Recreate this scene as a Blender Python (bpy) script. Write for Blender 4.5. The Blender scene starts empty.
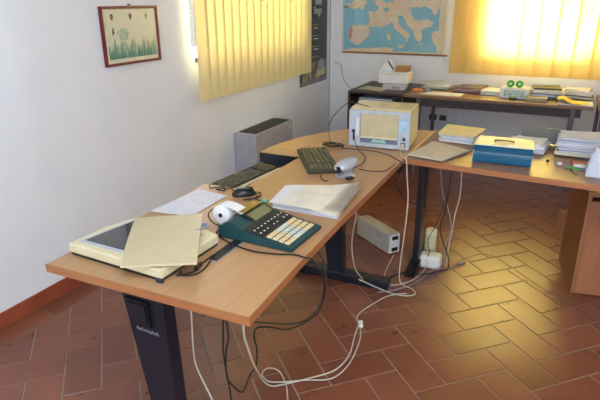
import bpy, bmesh, math, random
from mathutils import Vector, Matrix
random.seed(7)
PI = math.pi
SC = bpy.context.scene
COL = SC.collection
CABLE = {
 'near_white': [(1.309, 0.62, 0.556), (1.308, 0.62, 0.503), (1.305, 0.62, 0.425), (1.31, 0.62, 0.347), (1.341, 0.62, 0.275), (1.369, 0.62, 0.214)],
 'black_pair_a': [(1.403, 0.66, 0.518), (1.397, 0.66, 0.427), (1.4, 0.66, 0.349), (1.411, 0.66, 0.27), (1.418, 0.66, 0.193)],
 'black_pair_b': [(1.396, 0.68, 0.504), (1.381, 0.68, 0.449), (1.365, 0.68, 0.384), (1.375, 0.68, 0.297), (1.397, 0.68, 0.263), (1.353, 0.8, 0.168), (1.407, 0.8, 0.21), (1.434, 0.8, 0.258), (1.441, 0.8, 0.329), (1.431, 0.8, 0.385), (1.444, 0.8, 0.422), (1.497, 0.8, 0.441), (1.574, 0.8, 0.456)],
 'calc_cord': [(1.294, 0.832, 0.727), (1.355, 0.807, 0.727), (1.443, 0.789, 0.727), (1.522, 0.802, 0.727), (1.583, 0.824, 0.727), (1.624, 0.819, 0.727), (1.645, 0.836, 0.706), (1.65, 0.89, 0.634), (1.65, 0.908, 0.568), (1.543, 1.1, 0.36), (1.491, 1.1, 0.291), (1.445, 1.05, 0.288), (1.382, 1.0, 0.305), (1.371, 0.9, 0.366)],
 'white_connector': [(1.52, 0.6, 0.548), (1.516, 0.62, 0.49), (1.507, 0.66, 0.404), (1.316, 1.018, 0.006), (1.386, 0.996, 0.006), (1.428, 1.03, 0.006), (1.505, 1.108, 0.006), (1.58, 1.202, 0.006), (1.597, 1.324, 0.006), (1.572, 1.454, 0.006), (1.554, 1.555, 0.006)],
 'white_loop': [(1.487, 0.941, 0.006), (1.435, 1.026, 0.006), (1.367, 1.092, 0.006), (1.315, 1.089, 0.006), (1.311, 1.044, 0.006), (1.359, 1.01, 0.006), (1.414, 1.03, 0.006), (1.495, 1.082, 0.006), (1.576, 1.157, 0.006), (1.607, 1.274, 0.006), (1.595, 1.431, 0.006), (1.565, 1.541, 0.006), (1.509, 1.651, 0.006), (1.544, 1.794, 0.006), (1.595, 1.909, 0.006), (1.672, 1.969, 0.006)],
 'white_printer': [(1.567, 2.14, 0.761), (1.582, 2.1, 0.746), (1.607, 2.03, 0.735), (1.631, 2.0, 0.656), (1.645, 2.0, 0.523), (1.64, 2.0, 0.354), (1.629, 2.0, 0.187), (1.589, 2.141, 0.006), (1.644, 2.027, 0.006), (1.7, 2.006, 0.006), (1.729, 1.961, 0.006), (1.686, 1.918, 0.006), (1.571, 1.932, 0.006), (1.449, 1.971, 0.006), (1.43, 1.85, 0.141), (1.44, 1.75, 0.305), (1.46, 1.7, 0.429), (1.502, 1.62, 0.54), (1.508, 1.6, 0.578)],
 'printer_mouse': [(1.278, 2.165, 0.813), (1.309, 2.13, 0.791), (1.328, 2.166, 0.728), (1.403, 2.002, 0.728), (1.432, 1.875, 0.728), (1.414, 1.811, 0.728)],
 'coil_up': [(1.233, 2.137, 0.73), (1.178, 2.184, 0.73), (1.124, 2.21, 0.73), (1.073, 2.3, 0.758), (1.07, 2.32, 0.814), (1.115, 2.33, 0.881), (1.181, 2.35, 0.917), (1.293, 2.239, 0.945), (1.328, 2.24, 0.942)],
 'desk_black': [(1.238, 2.124, 0.728), (1.247, 2.225, 0.728), (1.3, 2.275, 0.728), (1.401, 2.224, 0.728), (1.494, 2.108, 0.728), (1.547, 1.988, 0.728), (1.567, 1.98, 0.69), (1.577, 2.0, 0.6), (1.598, 2.12, 0.486), (1.676, 2.15, 0.442), (1.752, 2.2, 0.432), (1.794, 2.2, 0.444)],
 'desk_black2': [(1.433, 1.801, 0.728), (1.506, 1.781, 0.728), (1.567, 1.81, 0.728), (1.582, 1.889, 0.728), (1.561, 1.994, 0.728)],
 'hang_black': [(1.809, 2.25, 0.63), (1.803, 2.25, 0.521), (1.792, 2.25, 0.403), (1.774, 2.25, 0.292), (1.798, 2.25, 0.21), (1.833, 2.25, 0.13), (1.82, 2.373, 0.006), (1.783, 2.273, 0.006), (1.708, 2.197, 0.006), (1.613, 2.179, 0.006), (1.553, 2.084, 0.006)],
 'hang_black2': [(1.797, 2.27, 0.485), (1.747, 2.27, 0.297), (1.71, 2.27, 0.197), (1.715, 2.2, 0.134), (1.712, 2.2, 0.089)],
 'hang_grey': [(1.742, 2.3, 0.601), (1.765, 2.3, 0.47), (1.799, 2.3, 0.398), (1.826, 2.3, 0.282), (1.802, 2.3, 0.171), (1.778, 2.3, 0.057), (1.741, 2.253, 0.006), (1.695, 2.089, 0.006), (1.617, 1.966, 0.006), (1.54, 1.906, 0.006)],
 'hang_white': [(1.856, 2.28, 0.622), (1.859, 2.28, 0.491), (1.843, 2.28, 0.371), (1.837, 2.28, 0.267)],
 'purple': [(1.885, 2.461, 0.006), (1.841, 2.383, 0.006), (1.788, 2.303, 0.006), (1.729, 2.181, 0.006), (1.648, 2.117, 0.006), (1.583, 2.023, 0.006), (1.505, 1.961, 0.006)],
 'floor_thin': [(1.83, 2.378, 0.006), (1.878, 2.502, 0.006), (1.938, 2.606, 0.006), (2.008, 2.655, 0.006), (2.084, 2.615, 0.006), (2.198, 2.498, 0.006), (2.351, 2.34, 0.006), (2.499, 2.251, 0.006), (2.621, 2.142, 0.006)],
 'wall_cable': [(0.012, 4.772, 0.88), (0.063, 4.8, 0.869), (0.143, 4.8, 0.842), (0.168, 4.8, 0.72), (0.239, 4.8, 0.62), (0.34, 4.8, 0.585)],
 'corner_cable': [(-0.012, 4.8, 1.288), (0.006, 4.8, 0.888), (0.026, 4.8, 0.337)],
 'scanner_a': [(1.288, 0.56, 0.728), (1.325, 0.557, 0.728), (1.344, 0.58, 0.728), (1.344, 0.616, 0.728)],
 'scanner_b': [(1.288, 0.575, 0.728), (1.306, 0.591, 0.728), (1.336, 0.591, 0.728), (1.345, 0.624, 0.728)],
 'scanner_c': [(1.343, 0.637, 0.728), (1.344, 0.668, 0.728), (1.353, 0.688, 0.728), (1.349, 0.71, 0.728)],
 'kbd_cable': [(1.328, 1.595, 0.728), (1.374, 1.537, 0.728), (1.417, 1.526, 0.728), (1.421, 1.575, 0.728)],
 'mouse_coil': [(1.129, 1.318, 0.732), (1.172, 1.295, 0.732), (1.207, 1.243, 0.732), (1.207, 1.203, 0.732), (1.171, 1.2, 0.732), (1.126, 1.232, 0.732), (1.119, 1.285, 0.732), (1.157, 1.288, 0.732), (1.193, 1.25, 0.732), (1.197, 1.212, 0.732), (1.222, 1.21, 0.732), (1.246, 1.209, 0.732)],
 'kbd1_cable': [(0.999, 1.241, 0.728), (1.005, 1.287, 0.728), (1.057, 1.254, 0.728), (1.052, 1.31, 0.728), (1.09, 1.298, 0.728)],
}
LAND = {
 'iberia': [(0.21, 1.145), (0.218, 1.217), (0.266, 1.245), (0.335, 1.254), (0.413, 1.238), (0.444, 1.195), (0.436, 1.151), (0.399, 1.105), (0.342, 1.059), (0.282, 1.057), (0.242, 1.083)],
 'france': [(0.413, 1.238), (0.49, 1.231), (0.539, 1.223), (0.613, 1.25), (0.676, 1.28), (0.692, 1.328), (0.744, 1.378), (0.737, 1.478), (0.47, 1.479), (0.53, 1.403), (0.484, 1.36), (0.407, 1.377), (0.429, 1.325), (0.44, 1.282)],
 'centre': [(0.692, 1.319), (0.774, 1.325), (0.864, 1.332), (0.859, 1.396), (0.939, 1.404), (0.99, 1.421), (1.044, 1.396), (1.083, 1.339), (1.12, 1.413), (1.114, 1.477), (0.665, 1.478)],
 'italy': [(0.622, 1.31), (0.727, 1.345), (0.734, 1.297), (0.728, 1.269), (0.782, 1.21), (0.858, 1.151), (0.85, 1.134), (0.835, 1.142), (0.831, 1.099), (0.814, 1.081), (0.815, 1.121), (0.776, 1.158), (0.708, 1.208), (0.677, 1.268)],
 'balkan': [(0.774, 1.325), (0.808, 1.278), (0.854, 1.219), (0.886, 1.195), (0.901, 1.135), (0.934, 1.102), (0.964, 1.108), (0.971, 1.162), (0.954, 1.204), (1.005, 1.231), (1.057, 1.24), (1.074, 1.281), (1.017, 1.301), (0.947, 1.293), (0.875, 1.304), (0.858, 1.337)],
 'levant': [(1.062, 1.173), (1.095, 1.195), (1.138, 1.208), (1.154, 1.018), (1.124, 1.022), (1.096, 1.081), (1.074, 1.131)],
 'africa': [(0.194, 0.996), (0.264, 1.017), (0.422, 1.022), (0.615, 1.037), (0.691, 1.029), (0.689, 0.993), (0.194, 0.98)],
 'sardinia': [(0.623, 1.163), (0.655, 1.164), (0.66, 1.112), (0.634, 1.099), (0.625, 1.129)],
 'sicily': [(0.73, 1.061), (0.8, 1.072), (0.798, 1.037), (0.774, 1.033)],
 'crete': [(0.936, 1.08), (0.989, 1.085), (0.988, 1.073), (0.94, 1.07)],
 'portugal': [(0.21, 1.145), (0.218, 1.208), (0.253, 1.236), (0.262, 1.191), (0.256, 1.12), (0.231, 1.088)],
 'britain': [(0.191, 1.445), (0.268, 1.48), (0.403, 1.479), (0.368, 1.394), (0.329, 1.411), (0.232, 1.393)],
}
P_BACK, P_HOT, P_LEFT, P_FRONT, P_CEIL, EXPO = 66, 1050, 110, 110, 38, 0.38

# ------------------------------------------------------------------ helpers
def srgb(c):
    return tuple(((v/255)/12.92 if v/255 <= .04045 else (((v/255)+.055)/1.055)**2.4) for v in c) + (1,)

MATS = {}
def mat(name, c, rough=.6, metal=0, c2=None, scale=(20, 20, 20), bump=0, spec=.5, detail=4, contrast=(.35, .65), coat=0):
    if name in MATS: return MATS[name]
    m = bpy.data.materials.new(name); m.use_nodes = True
    nt = m.node_tree; b = nt.nodes['Principled BSDF']
    b.inputs['Base Color'].default_value = srgb(c)
    b.inputs['Roughness'].default_value = rough
    b.inputs['Metallic'].default_value = metal
    b.inputs['Specular IOR Level'].default_value = spec
    b.inputs['Coat Weight'].default_value = coat
    tc = nt.nodes.new('ShaderNodeTexCoord'); mp = nt.nodes.new('ShaderNodeMapping')
    mp.inputs['Scale'].default_value = scale
    nz = nt.nodes.new('ShaderNodeTexNoise'); nz.inputs['Scale'].default_value = 1; nz.inputs['Detail'].default_value = detail
    nt.links.new(tc.outputs['Object'], mp.inputs['Vector']); nt.links.new(mp.outputs['Vector'], nz.inputs['Vector'])
    if c2 is None: c2 = tuple(max(0, v*.94) for v in c)
    r = nt.nodes.new('ShaderNodeValToRGB')
    r.color_ramp.elements[0].position = contrast[0]; r.color_ramp.elements[1].position = contrast[1]
    r.color_ramp.elements[0].color = srgb(c2); r.color_ramp.elements[1].color = srgb(c)
    nt.links.new(nz.outputs['Fac'], r.inputs['Fac']); nt.links.new(r.outputs['Color'], b.inputs['Base Color'])
    if bump:
        bp = nt.nodes.new('ShaderNodeBump'); bp.inputs['Strength'].default_value = bump; bp.inputs['Distance'].default_value = .002
        nt.links.new(nz.outputs['Fac'], bp.inputs['Height']); nt.links.new(bp.outputs['Normal'], b.inputs['Normal'])
    MATS[name] = m
    return m

def cloth_mat(name, c, c2, trans=.6, scale=(300, 300, 20)):
    m = bpy.data.materials.new(name); m.use_nodes = True; nt = m.node_tree
    for n in list(nt.nodes): nt.nodes.remove(n)
    out = nt.nodes.new('ShaderNodeOutputMaterial'); mix = nt.nodes.new('ShaderNodeMixShader')
    d = nt.nodes.new('ShaderNodeBsdfDiffuse'); t = nt.nodes.new('ShaderNodeBsdfTranslucent')
    tc = nt.nodes.new('ShaderNodeTexCoord'); mp = nt.nodes.new('ShaderNodeMapping'); mp.inputs['Scale'].default_value = scale
    nz = nt.nodes.new('ShaderNodeTexNoise'); nz.inputs['Scale'].default_value = 1
    r = nt.nodes.new('ShaderNodeValToRGB'); r.color_ramp.elements[0].color = srgb(c2); r.color_ramp.elements[1].color = srgb(c)
    nt.links.new(tc.outputs['Object'], mp.inputs['Vector']); nt.links.new(mp.outputs['Vector'], nz.inputs['Vector'])
    nt.links.new(nz.outputs['Fac'], r.inputs['Fac'])
    nt.links.new(r.outputs['Color'], d.inputs['Color']); nt.links.new(r.outputs['Color'], t.inputs['Color'])
    mix.inputs['Fac'].default_value = trans
    nt.links.new(d.outputs[0], mix.inputs[1]); nt.links.new(t.outputs[0], mix.inputs[2]); nt.links.new(mix.outputs[0], out.inputs['Surface'])
    return m

def glass_mat(name, c=(255, 255, 255), mixf=.85, rough=.05):
    m = bpy.data.materials.new(name); m.use_nodes = True; nt = m.node_tree
    for n in list(nt.nodes): nt.nodes.remove(n)
    out = nt.nodes.new('ShaderNodeOutputMaterial'); mix = nt.nodes.new('ShaderNodeMixShader')
    g = nt.nodes.new('ShaderNodeBsdfGlossy'); g.inputs['Roughness'].default_value = rough
    t = nt.nodes.new('ShaderNodeBsdfTransparent'); t.inputs['Color'].default_value = srgb(c)
    mix.inputs['Fac'].default_value = mixf
    nt.links.new(g.outputs[0], mix.inputs[1]); nt.links.new(t.outputs[0], mix.inputs[2]); nt.links.new(mix.outputs[0], out.inputs['Surface'])
    return m

def new(): return bmesh.new()
def box(bm, c, s, rz=0, bev=0, rx=0, ry=0, seg=2):
    M = Matrix.Translation(c) @ Matrix.Rotation(rz, 4, 'Z') @ Matrix.Rotation(ry, 4, 'Y') @ Matrix.Rotation(rx, 4, 'X')
    r = bmesh.ops.create_cube(bm, size=1, matrix=M @ Matrix.Diagonal((s[0], s[1], s[2], 1)))
    if bev:
        es = {e for v in r['verts'] for e in v.link_edges}
        bmesh.ops.bevel(bm, geom=list(es), offset=bev, segments=seg, affect='EDGES', profile=.6)
    return bm
def cyl(bm, c, r, h, axis='Z', seg=24, r2=None, rz=0, bev=0):
    M = Matrix.Translation(c) @ Matrix.Rotation(rz, 4, 'Z')
    if axis == 'X': M = M @ Matrix.Rotation(PI/2, 4, 'Y')
    if axis == 'Y': M = M @ Matrix.Rotation(PI/2, 4, 'X')
    q = bmesh.ops.create_cone(bm, cap_ends=True, segments=seg, radius1=r, radius2=r if r2 is None else r2, depth=h, matrix=M)
    if bev:
        es = {e for v in q['verts'] for e in v.link_edges if len(e.link_faces) == 2 and e.calc_face_angle(0) > 1}
        bmesh.ops.bevel(bm, geom=list(es), offset=bev, segments=3, affect='EDGES', profile=.5)
    return bm
def prism(bm, poly, z0, z1, bev=0, M=None):
    """poly in xy, extruded z0..z1, optional placing matrix"""
    a = [bm.verts.new((x, y, z0)) for x, y in poly]; b = [bm.verts.new((x, y, z1)) for x, y in poly]
    n = len(poly); fs = [bm.faces.new(a[::-1]), bm.faces.new(b)]
    for i in range(n): fs.append(bm.faces.new((a[i], a[(i+1) % n], b[(i+1) % n], b[i])))
    if bev:
        es = {e for f in (fs[0], fs[1]) for e in f.edges}
        r = bmesh.ops.bevel(bm, geom=list(es), offset=bev, segments=2, affect='EDGES', profile=.6)
    if M is not None:
        vs = {v for v in bm.verts if v.is_valid and not v.tag}
        for v in vs: v.co = M @ v.co
    for v in bm.verts: v.tag = True
    bmesh.ops.recalc_face_normals(bm, faces=bm.faces)
    return bm
def wallprism(bm, poly, y0, y1):
    """poly in xz, extruded along y"""
    a = [bm.verts.new((x, y0, z)) for x, z in poly]; b = [bm.verts.new((x, y1, z)) for x, z in poly]
    n = len(poly); bm.faces.new(a); bm.faces.new(b[::-1])
    for i in range(n): bm.faces.new((a[i], b[i], b[(i+1) % n], a[(i+1) % n]))
    bmesh.ops.recalc_face_normals(bm, faces=bm.faces)
    return bm
def yzprism(bm, poly, x0, x1):
    a = [bm.verts.new((x0, y, z)) for y, z in poly]; b = [bm.verts.new((x1, y, z)) for y, z in poly]
    n = len(poly); bm.faces.new(a); bm.faces.new(b[::-1])
    for i in range(n): bm.faces.new((a[i], b[i], b[(i+1) % n], a[(i+1) % n]))
    bmesh.ops.recalc_face_normals(bm, faces=bm.faces)
    return bm
def smooth_path(pts, k=6):
    P = [Vector(p) for p in pts]; out = []
    for i in range(len(P)-1):
        p0 = P[max(i-1, 0)]; p1 = P[i]; p2 = P[i+1]; p3 = P[min(i+2, len(P)-1)]
        for j in range(k):
            t = j/k
            out.append(.5*((2*p1)+(p2-p0)*t+(2*p0-5*p1+4*p2-p3)*t*t+(3*p1-p0-3*p2+p3)*t**3))
    out.append(P[-1]); return out
def tube(bm, pts, r, seg=8, k=6, smooth=True):
    P = smooth_path(pts, k) if smooth else [Vector(p) for p in pts]
    rings = []; up = Vector((0, 0, 1))
    nrm = None
    for i, p in enumerate(P):
        t = (P[min(i+1, len(P)-1)]-P[max(i-1, 0)])
        if t.length < 1e-9: t = Vector((0, 0, 1))
        t.normalize()
        if nrm is None:
            nrm = t.cross(up if abs(t.z) < .9 else Vector((1, 0, 0)))
        nrm = nrm - t*nrm.dot(t)
        if nrm.length < 1e-6: nrm = t.orthogonal()
        nrm.normalize(); bn = t.cross(nrm)
        rings.append([bm.verts.new(p + r*(math.cos(2*PI*j/seg)*nrm + math.sin(2*PI*j/seg)*bn)) for j in range(seg)])
    for a, b in zip(rings, rings[1:]):
        for j in range(seg): bm.faces.new((a[j], a[(j+1) % seg], b[(j+1) % seg], b[j]))
    bm.faces.new(rings[0][::-1]); bm.faces.new(rings[-1])
    bmesh.ops.recalc_face_normals(bm, faces=bm.faces)
    return bm
def lathe(bm, prof, c=(0, 0, 0), seg=28, M=None):
    M = M or Matrix.Identity(4); rings = []
    for r, z in prof:
        rings.append([bm.verts.new(M @ Vector((c[0]+r*math.cos(2*PI*j/seg), c[1]+r*math.sin(2*PI*j/seg), c[2]+z))) for j in range(seg)])
    for a, b in zip(rings, rings[1:]):
        for j in range(seg): bm.faces.new((a[j], a[(j+1) % seg], b[(j+1) % seg], b[j]))
    bm.faces.new(rings[0][::-1]); bm.faces.new(rings[-1])
    bmesh.ops.recalc_face_normals(bm, faces=bm.faces)
    return bm
def sheet(bm, quad, fn, n=12, th=.001, m=None):
    """a thin bent sheet: quad of four (x,y), fn(u,v)->z, with real thickness"""
    m = m or n
    q = [Vector(p) for p in quad]
    def P(u, v, dz): 
        p = q[0]*(1-u)*(1-v)+q[1]*u*(1-v)+q[2]*u*v+q[3]*(1-u)*v
        return bm.verts.new((p.x, p.y, fn(u, v)+dz))
    T = [[P(i/n, j/m, th) for j in range(m+1)] for i in range(n+1)]
    B = [[P(i/n, j/m, 0) for j in range(m+1)] for i in range(n+1)]
    for i in range(n):
        for j in range(m):
            bm.faces.new((T[i][j], T[i+1][j], T[i+1][j+1], T[i][j+1])); bm.faces.new((B[i][j], B[i][j+1], B[i+1][j+1], B[i+1][j]))
    for i in range(n):
        bm.faces.new((T[i][0], B[i][0], B[i+1][0], T[i+1][0])); bm.faces.new((T[i][m], T[i+1][m], B[i+1][m], B[i][m]))
    for j in range(m):
        bm.faces.new((T[0][j], T[0][j+1], B[0][j+1], B[0][j])); bm.faces.new((T[n][j], B[n][j], B[n][j+1], T[n][j+1]))
    bmesh.ops.recalc_face_normals(bm, faces=bm.faces)
    return bm
def obj(name, bm, m, parent=None, smooth=False):
    me = bpy.data.meshes.new(name); bm.to_mesh(me); bm.free()
    if m is not None: me.materials.append(m)
    if smooth:
        for p in me.polygons: p.use_smooth = True
        try: me.set_sharp_from_angle(angle=math.radians(38))
        except Exception: pass
    o = bpy.data.objects.new(name, me); COL.objects.link(o)
    if parent is not None: o.parent = parent
    return o
def tag(o, label, cat, group=None, kind=None):
    o['label'] = label; o['category'] = cat
    if group: o['group'] = group
    if kind: o['kind'] = kind
    return o
def thing(name, label, cat, loc=(0, 0, 0), rz=0, group=None):
    o = bpy.data.objects.new(name, None); COL.objects.link(o); o.empty_display_size = .05
    o.location = loc; o.rotation_euler = (0, 0, rz)
    return tag(o, label, cat, group)
def struct(name, bm, m, parent=None):
    o = obj(name, bm, m, parent)
    if parent is None: o['kind'] = 'structure'
    return o
def text_mesh(name, s, size, m, parent, loc, rot, shear=0, ext=.0004):
    cu = bpy.data.curves.new(name, 'FONT'); cu.body = s; cu.size = size; cu.extrude = ext; cu.shear = shear
    t = bpy.data.objects.new(name+'_src', cu); COL.objects.link(t)
    bpy.context.view_layer.update()
    me = bpy.data.meshes.new_from_object(t.evaluated_get(bpy.context.evaluated_depsgraph_get()))
    bpy.data.objects.remove(t); bpy.data.curves.remove(cu)
    me.name = name; me.materials.clear(); me.materials.append(m)
    o = bpy.data.objects.new(name, me); COL.objects.link(o); o.parent = parent
    o.location = loc; o.rotation_euler = rot
    return o
def copy_tree(o, parent=None):
    c = o.copy(); COL.objects.link(c)
    if parent is not None: c.parent = parent
    for ch in [x for x in COL.objects if x.parent == o]: copy_tree(ch, c)
    return c

# ------------------------------------------------------------------ materials
M_wall = mat('wall_paint', (238, 239, 243), .85, c2=(232, 234, 239), scale=(3, 3, 3), bump=.15, detail=8)
M_ceil = mat('ceiling_paint', (235, 234, 230), .9)
M_beech = mat('beech_laminate', (182, 143, 104), .34, c2=(171, 130, 91), scale=(60, 2.2, 8), detail=6, contrast=(.3, .7))
M_beech_x = mat('beech_laminate_cross', (146, 110, 82), .33, c2=(134, 98, 70), scale=(2.2, 60, 8), detail=6, contrast=(.3, .7))
M_edge = mat('beech_edge_band', (172, 112, 70), .4, c2=(160, 102, 62), scale=(4, 4, 60))
M_strip = mat('pale_edge_strip', (226, 194, 140), .4)
M_navy = mat('navy_metal', (22, 26, 38), .42, c2=(19, 23, 34))
M_black = mat('black_plastic', (26, 26, 28), .45)
M_blackmetal = mat('black_metal', (24, 25, 28), .35)
M_rubber = mat('black_rubber', (20, 20, 21), .55)
M_cream = mat('aged_cream_plastic', (218, 207, 170), .45, c2=(212, 200, 162))
M_lid = mat('tan_cream_plastic', (200, 187, 150), .42, c2=(195, 182, 145))
M_whitep = mat('white_plastic', (232, 231, 226), .4)
M_palegrey = mat('pale_grey_plastic', (188, 194, 202), .45)
M_grey = mat('grey_plastic', (150, 152, 156), .5)
M_paper = mat('white_paper', (232, 231, 232), .8, c2=(224, 223, 226), scale=(8, 8, 8))
M_paper_b = mat('bluish_paper', (208, 210, 222), .8, c2=(198, 200, 214), scale=(8, 8, 8))
M_paper_t = mat('aged_paper', (214, 206, 188), .8, c2=(204, 195, 176), scale=(10, 10, 10))
M_folder = mat('yellow_card', (232, 216, 160), .7, c2=(226, 208, 148))
M_yellow = mat('bright_yellow_paper', (244, 214, 84), .7)
M_teal = mat('dark_teal_plastic', (24, 66, 72), .4)
M_tealdark = mat('smoke_black_plastic', (28, 34, 34), .35)
M_olive = mat('olive_grey_plastic', (60, 58, 44), .5)
M_key = mat('cream_key_plastic', (228, 206, 158), .45)
M_keyw = mat('pale_key_plastic', (206, 212, 200), .45)
M_mark = mat('white_marking', (225, 228, 226), .6)
M_glassdark = mat('scanner_glass', (58, 62, 66), .12, coat=.3)
M_silver = mat('silver_plastic', (186, 190, 197), .3, metal=.2)
M_blue = mat('blue_enamel', (20, 90, 122), .3, c2=(17, 84, 116))
M_brownwood = mat('dark_walnut', (70, 48, 40), .45, c2=(58, 40, 34), scale=(3, 40, 40))
M_tabletop = mat('brown_table_laminate', (134, 100, 78), .4, c2=(122, 90, 68), scale=(3, 40, 10))
M_frame_grey = mat('grey_steel', (104, 100, 106), .4, metal=.3)
M_redframe = mat('red_lacquer', (112, 26, 32), .35)
M_terra_b = mat('terracotta_skirting', (150, 76, 50), .55, c2=(132, 62, 42), scale=(7, 7, 7))
M_grout = mat('tile_grout', (160, 142, 128), .85, c2=(138, 120, 106), scale=(14, 14, 14))
M_whitecord = mat('white_cord', (196, 188, 170), .5)
M_greycord = mat('grey_cord', (140, 140, 150), .5)
M_purple = mat('mauve_cord', (120, 104, 132), .5)
M_card = mat('brown_cardboard', (176, 124, 74), .8)
M_orange = mat('orange_plastic', (214, 132, 60), .6)
M_green = mat('green_plastic', (44, 160, 60), .4)
M_mint = mat('mint_connector', (90, 190, 160), .5)
M_wood_cab = mat('cabinet_beech', (156, 102, 66), .42, c2=(144, 92, 58), scale=(40, 40, 2.5), detail=5)
M_wood_cab_l = mat('cabinet_back_beech', (164, 106, 70), .42, c2=(152, 96, 62), scale=(40, 40, 2.5), detail=5)

def tile_mat():
    m = bpy.data.materials.new('terracotta_tiles'); m.use_nodes = True; nt = m.node_tree; b = nt.nodes['Principled BSDF']
    g = nt.nodes.new('ShaderNodeNewGeometry'); tc = nt.nodes.new('ShaderNodeTexCoord')
    r = nt.nodes.new('ShaderNodeValToRGB'); e = r.color_ramp.elements
    e[0].color = srgb((120, 68, 50)); e[1].color = srgb((138, 82, 61)); x = e.new(.5); x.color = srgb((129, 74, 54))
    nt.links.new(g.outputs['Random Per Island'], r.inputs['Fac'])
    n = nt.nodes.new('ShaderNodeTexNoise'); n.inputs['Scale'].default_value = 9; n.inputs['Detail'].default_value = 7
    nt.links.new(tc.outputs['Object'], n.inputs['Vector'])
    mx = nt.nodes.new('ShaderNodeMix'); mx.data_type = 'RGBA'; mx.blend_type = 'MULTIPLY'; mx.inputs['Factor'].default_value = .55
    r2 = nt.nodes.new('ShaderNodeValToRGB'); r2.color_ramp.elements[0].position = .3; r2.color_ramp.elements[0].color = (.62, .62, .62, 1); r2.color_ramp.elements[1].position = .7
    nt.links.new(n.outputs['Fac'], r2.inputs['Fac'])
    nt.links.new(r.outputs['Color'], mx.inputs['A']); nt.links.new(r2.outputs['Color'], mx.inputs['B'])
    nt.links.new(mx.outputs['Result'], b.inputs['Base Color'])
    r3 = nt.nodes.new('ShaderNodeMapRange'); r3.inputs['To Min'].default_value = .2; r3.inputs['To Max'].default_value = .44
    nt.links.new(n.outputs['Fac'], r3.inputs['Value']); nt.links.new(r3.outputs['Result'], b.inputs['Roughness'])
    bp = nt.nodes.new('ShaderNodeBump'); bp.inputs['Strength'].default_value = .25; bp.inputs['Distance'].default_value = .003
    nt.links.new(n.outputs['Fac'], bp.inputs['Height']); nt.links.new(bp.outputs['Normal'], b.inputs['Normal'])
    b.inputs['Specular IOR Level'].default_value = .6
    return m
M_tile = tile_mat()
M_blind_y = cloth_mat('yellow_blind_cloth', (250, 229, 168), (246, 221, 154), .6)
M_blind_c = cloth_mat('cream_blind_cloth', (252, 241, 196), (247, 233, 178), .3)
M_sleeve = glass_mat('clear_sleeve', (255, 254, 252), .965, .2)
M_pane = glass_mat('window_pane', (250, 252, 255), .93, .02)
M_smoke = glass_mat('smoked_cover', (200, 190, 130), .75, .1)

# ------------------------------------------------------------------ room
XR, YB, YF, ZC, D = 4.3, 4.814, -2.6, 2.75, 4.814
# floor: one mesh, grout bed plus herringbone tiles
def clip(poly, a, b, c):          # keep a*x+b*y>=c
    out = []
    for i in range(len(poly)):
        p, q = poly[i], poly[(i+1) % len(poly)]
        dp, dq = a*p[0]+b*p[1]-c, a*q[0]+b*q[1]-c
        if dp >= 0: out.append(p)
        if (dp >= 0) != (dq >= 0):
            t = dp/(dp-dq); out.append((p[0]+t*(q[0]-p[0]), p[1]+t*(q[1]-p[1])))
    return out
bm = new()
S = .15; OX, OY = 1.921, 2.066; c45 = math.sqrt(.5)*S; J = .0042/S
def lat(a, b): return (OX+c45*(a+b), OY+c45*(a-b))
def add_tile(poly):
    if len(poly) < 3: return
    ar = abs(sum(poly[i][0]*poly[(i+1) % len(poly)][1]-poly[(i+1) % len(poly)][0]*poly[i][1] for i in range(len(poly))))/2
    if ar < .0008: return
    top = [bm.verts.new((x, y, 0)) for x, y in poly]
    cx = sum(p[0] for p in poly)/len(poly); cy = sum(p[1] for p in poly)/len(poly)
    low = [bm.verts.new((x+(x-cx)*.012, y+(y-cy)*.012, -.004)) for x, y in poly]
    f = bm.faces.new(top)
    for i in range(len(poly)): bm.faces.new((top[i], low[i], low[(i+1) % len(poly)], top[(i+1) % len(poly)]))
XB = .142
for i in range(-60, 60):
    for j in range(-60, 60):
        k = (i+j) % 4
        if k == 0: w, h = 2, 1
        elif k == 2: w, h = 1, 2
        else: continue
        q = [lat(i+J, j+J), lat(i+w-J, j+J), lat(i+w-J, j+h-J), lat(i+J, j+h-J)]
        for (a, b, c) in ((1, 0, XB+.004), (-1, 0, -XR), (0, 1, YF), (0, -1, -YB)):
            q = clip(q, a, b, c)
            if len(q) < 3: break
        add_tile(q)
y = YF
while y < YB:
    add_tile([(.012, y+.004), (XB-.004, y+.004), (XB-.004, min(y+.296, YB)), (.012, min(y+.296, YB))]); y += .3
bmesh.ops.recalc_face_normals(bm, faces=bm.faces)
for f in bm.faces:
    if f.normal.z < -.5: f.normal_flip()
floor = obj('floor', bm, M_tile); floor['kind'] = 'structure'
bm = new(); box(bm, (XR/2, (YB+YF)/2, -.053), (XR+.4, YB-YF+.4, .1)); obj('grout_bed', bm, M_grout, floor)
bm = new(); box(bm, (XR/2, (YB+YF)/2, ZC+.05), (XR+.4, YB-YF+.4, .1)); struct('ceiling', bm, M_ceil)
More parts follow.
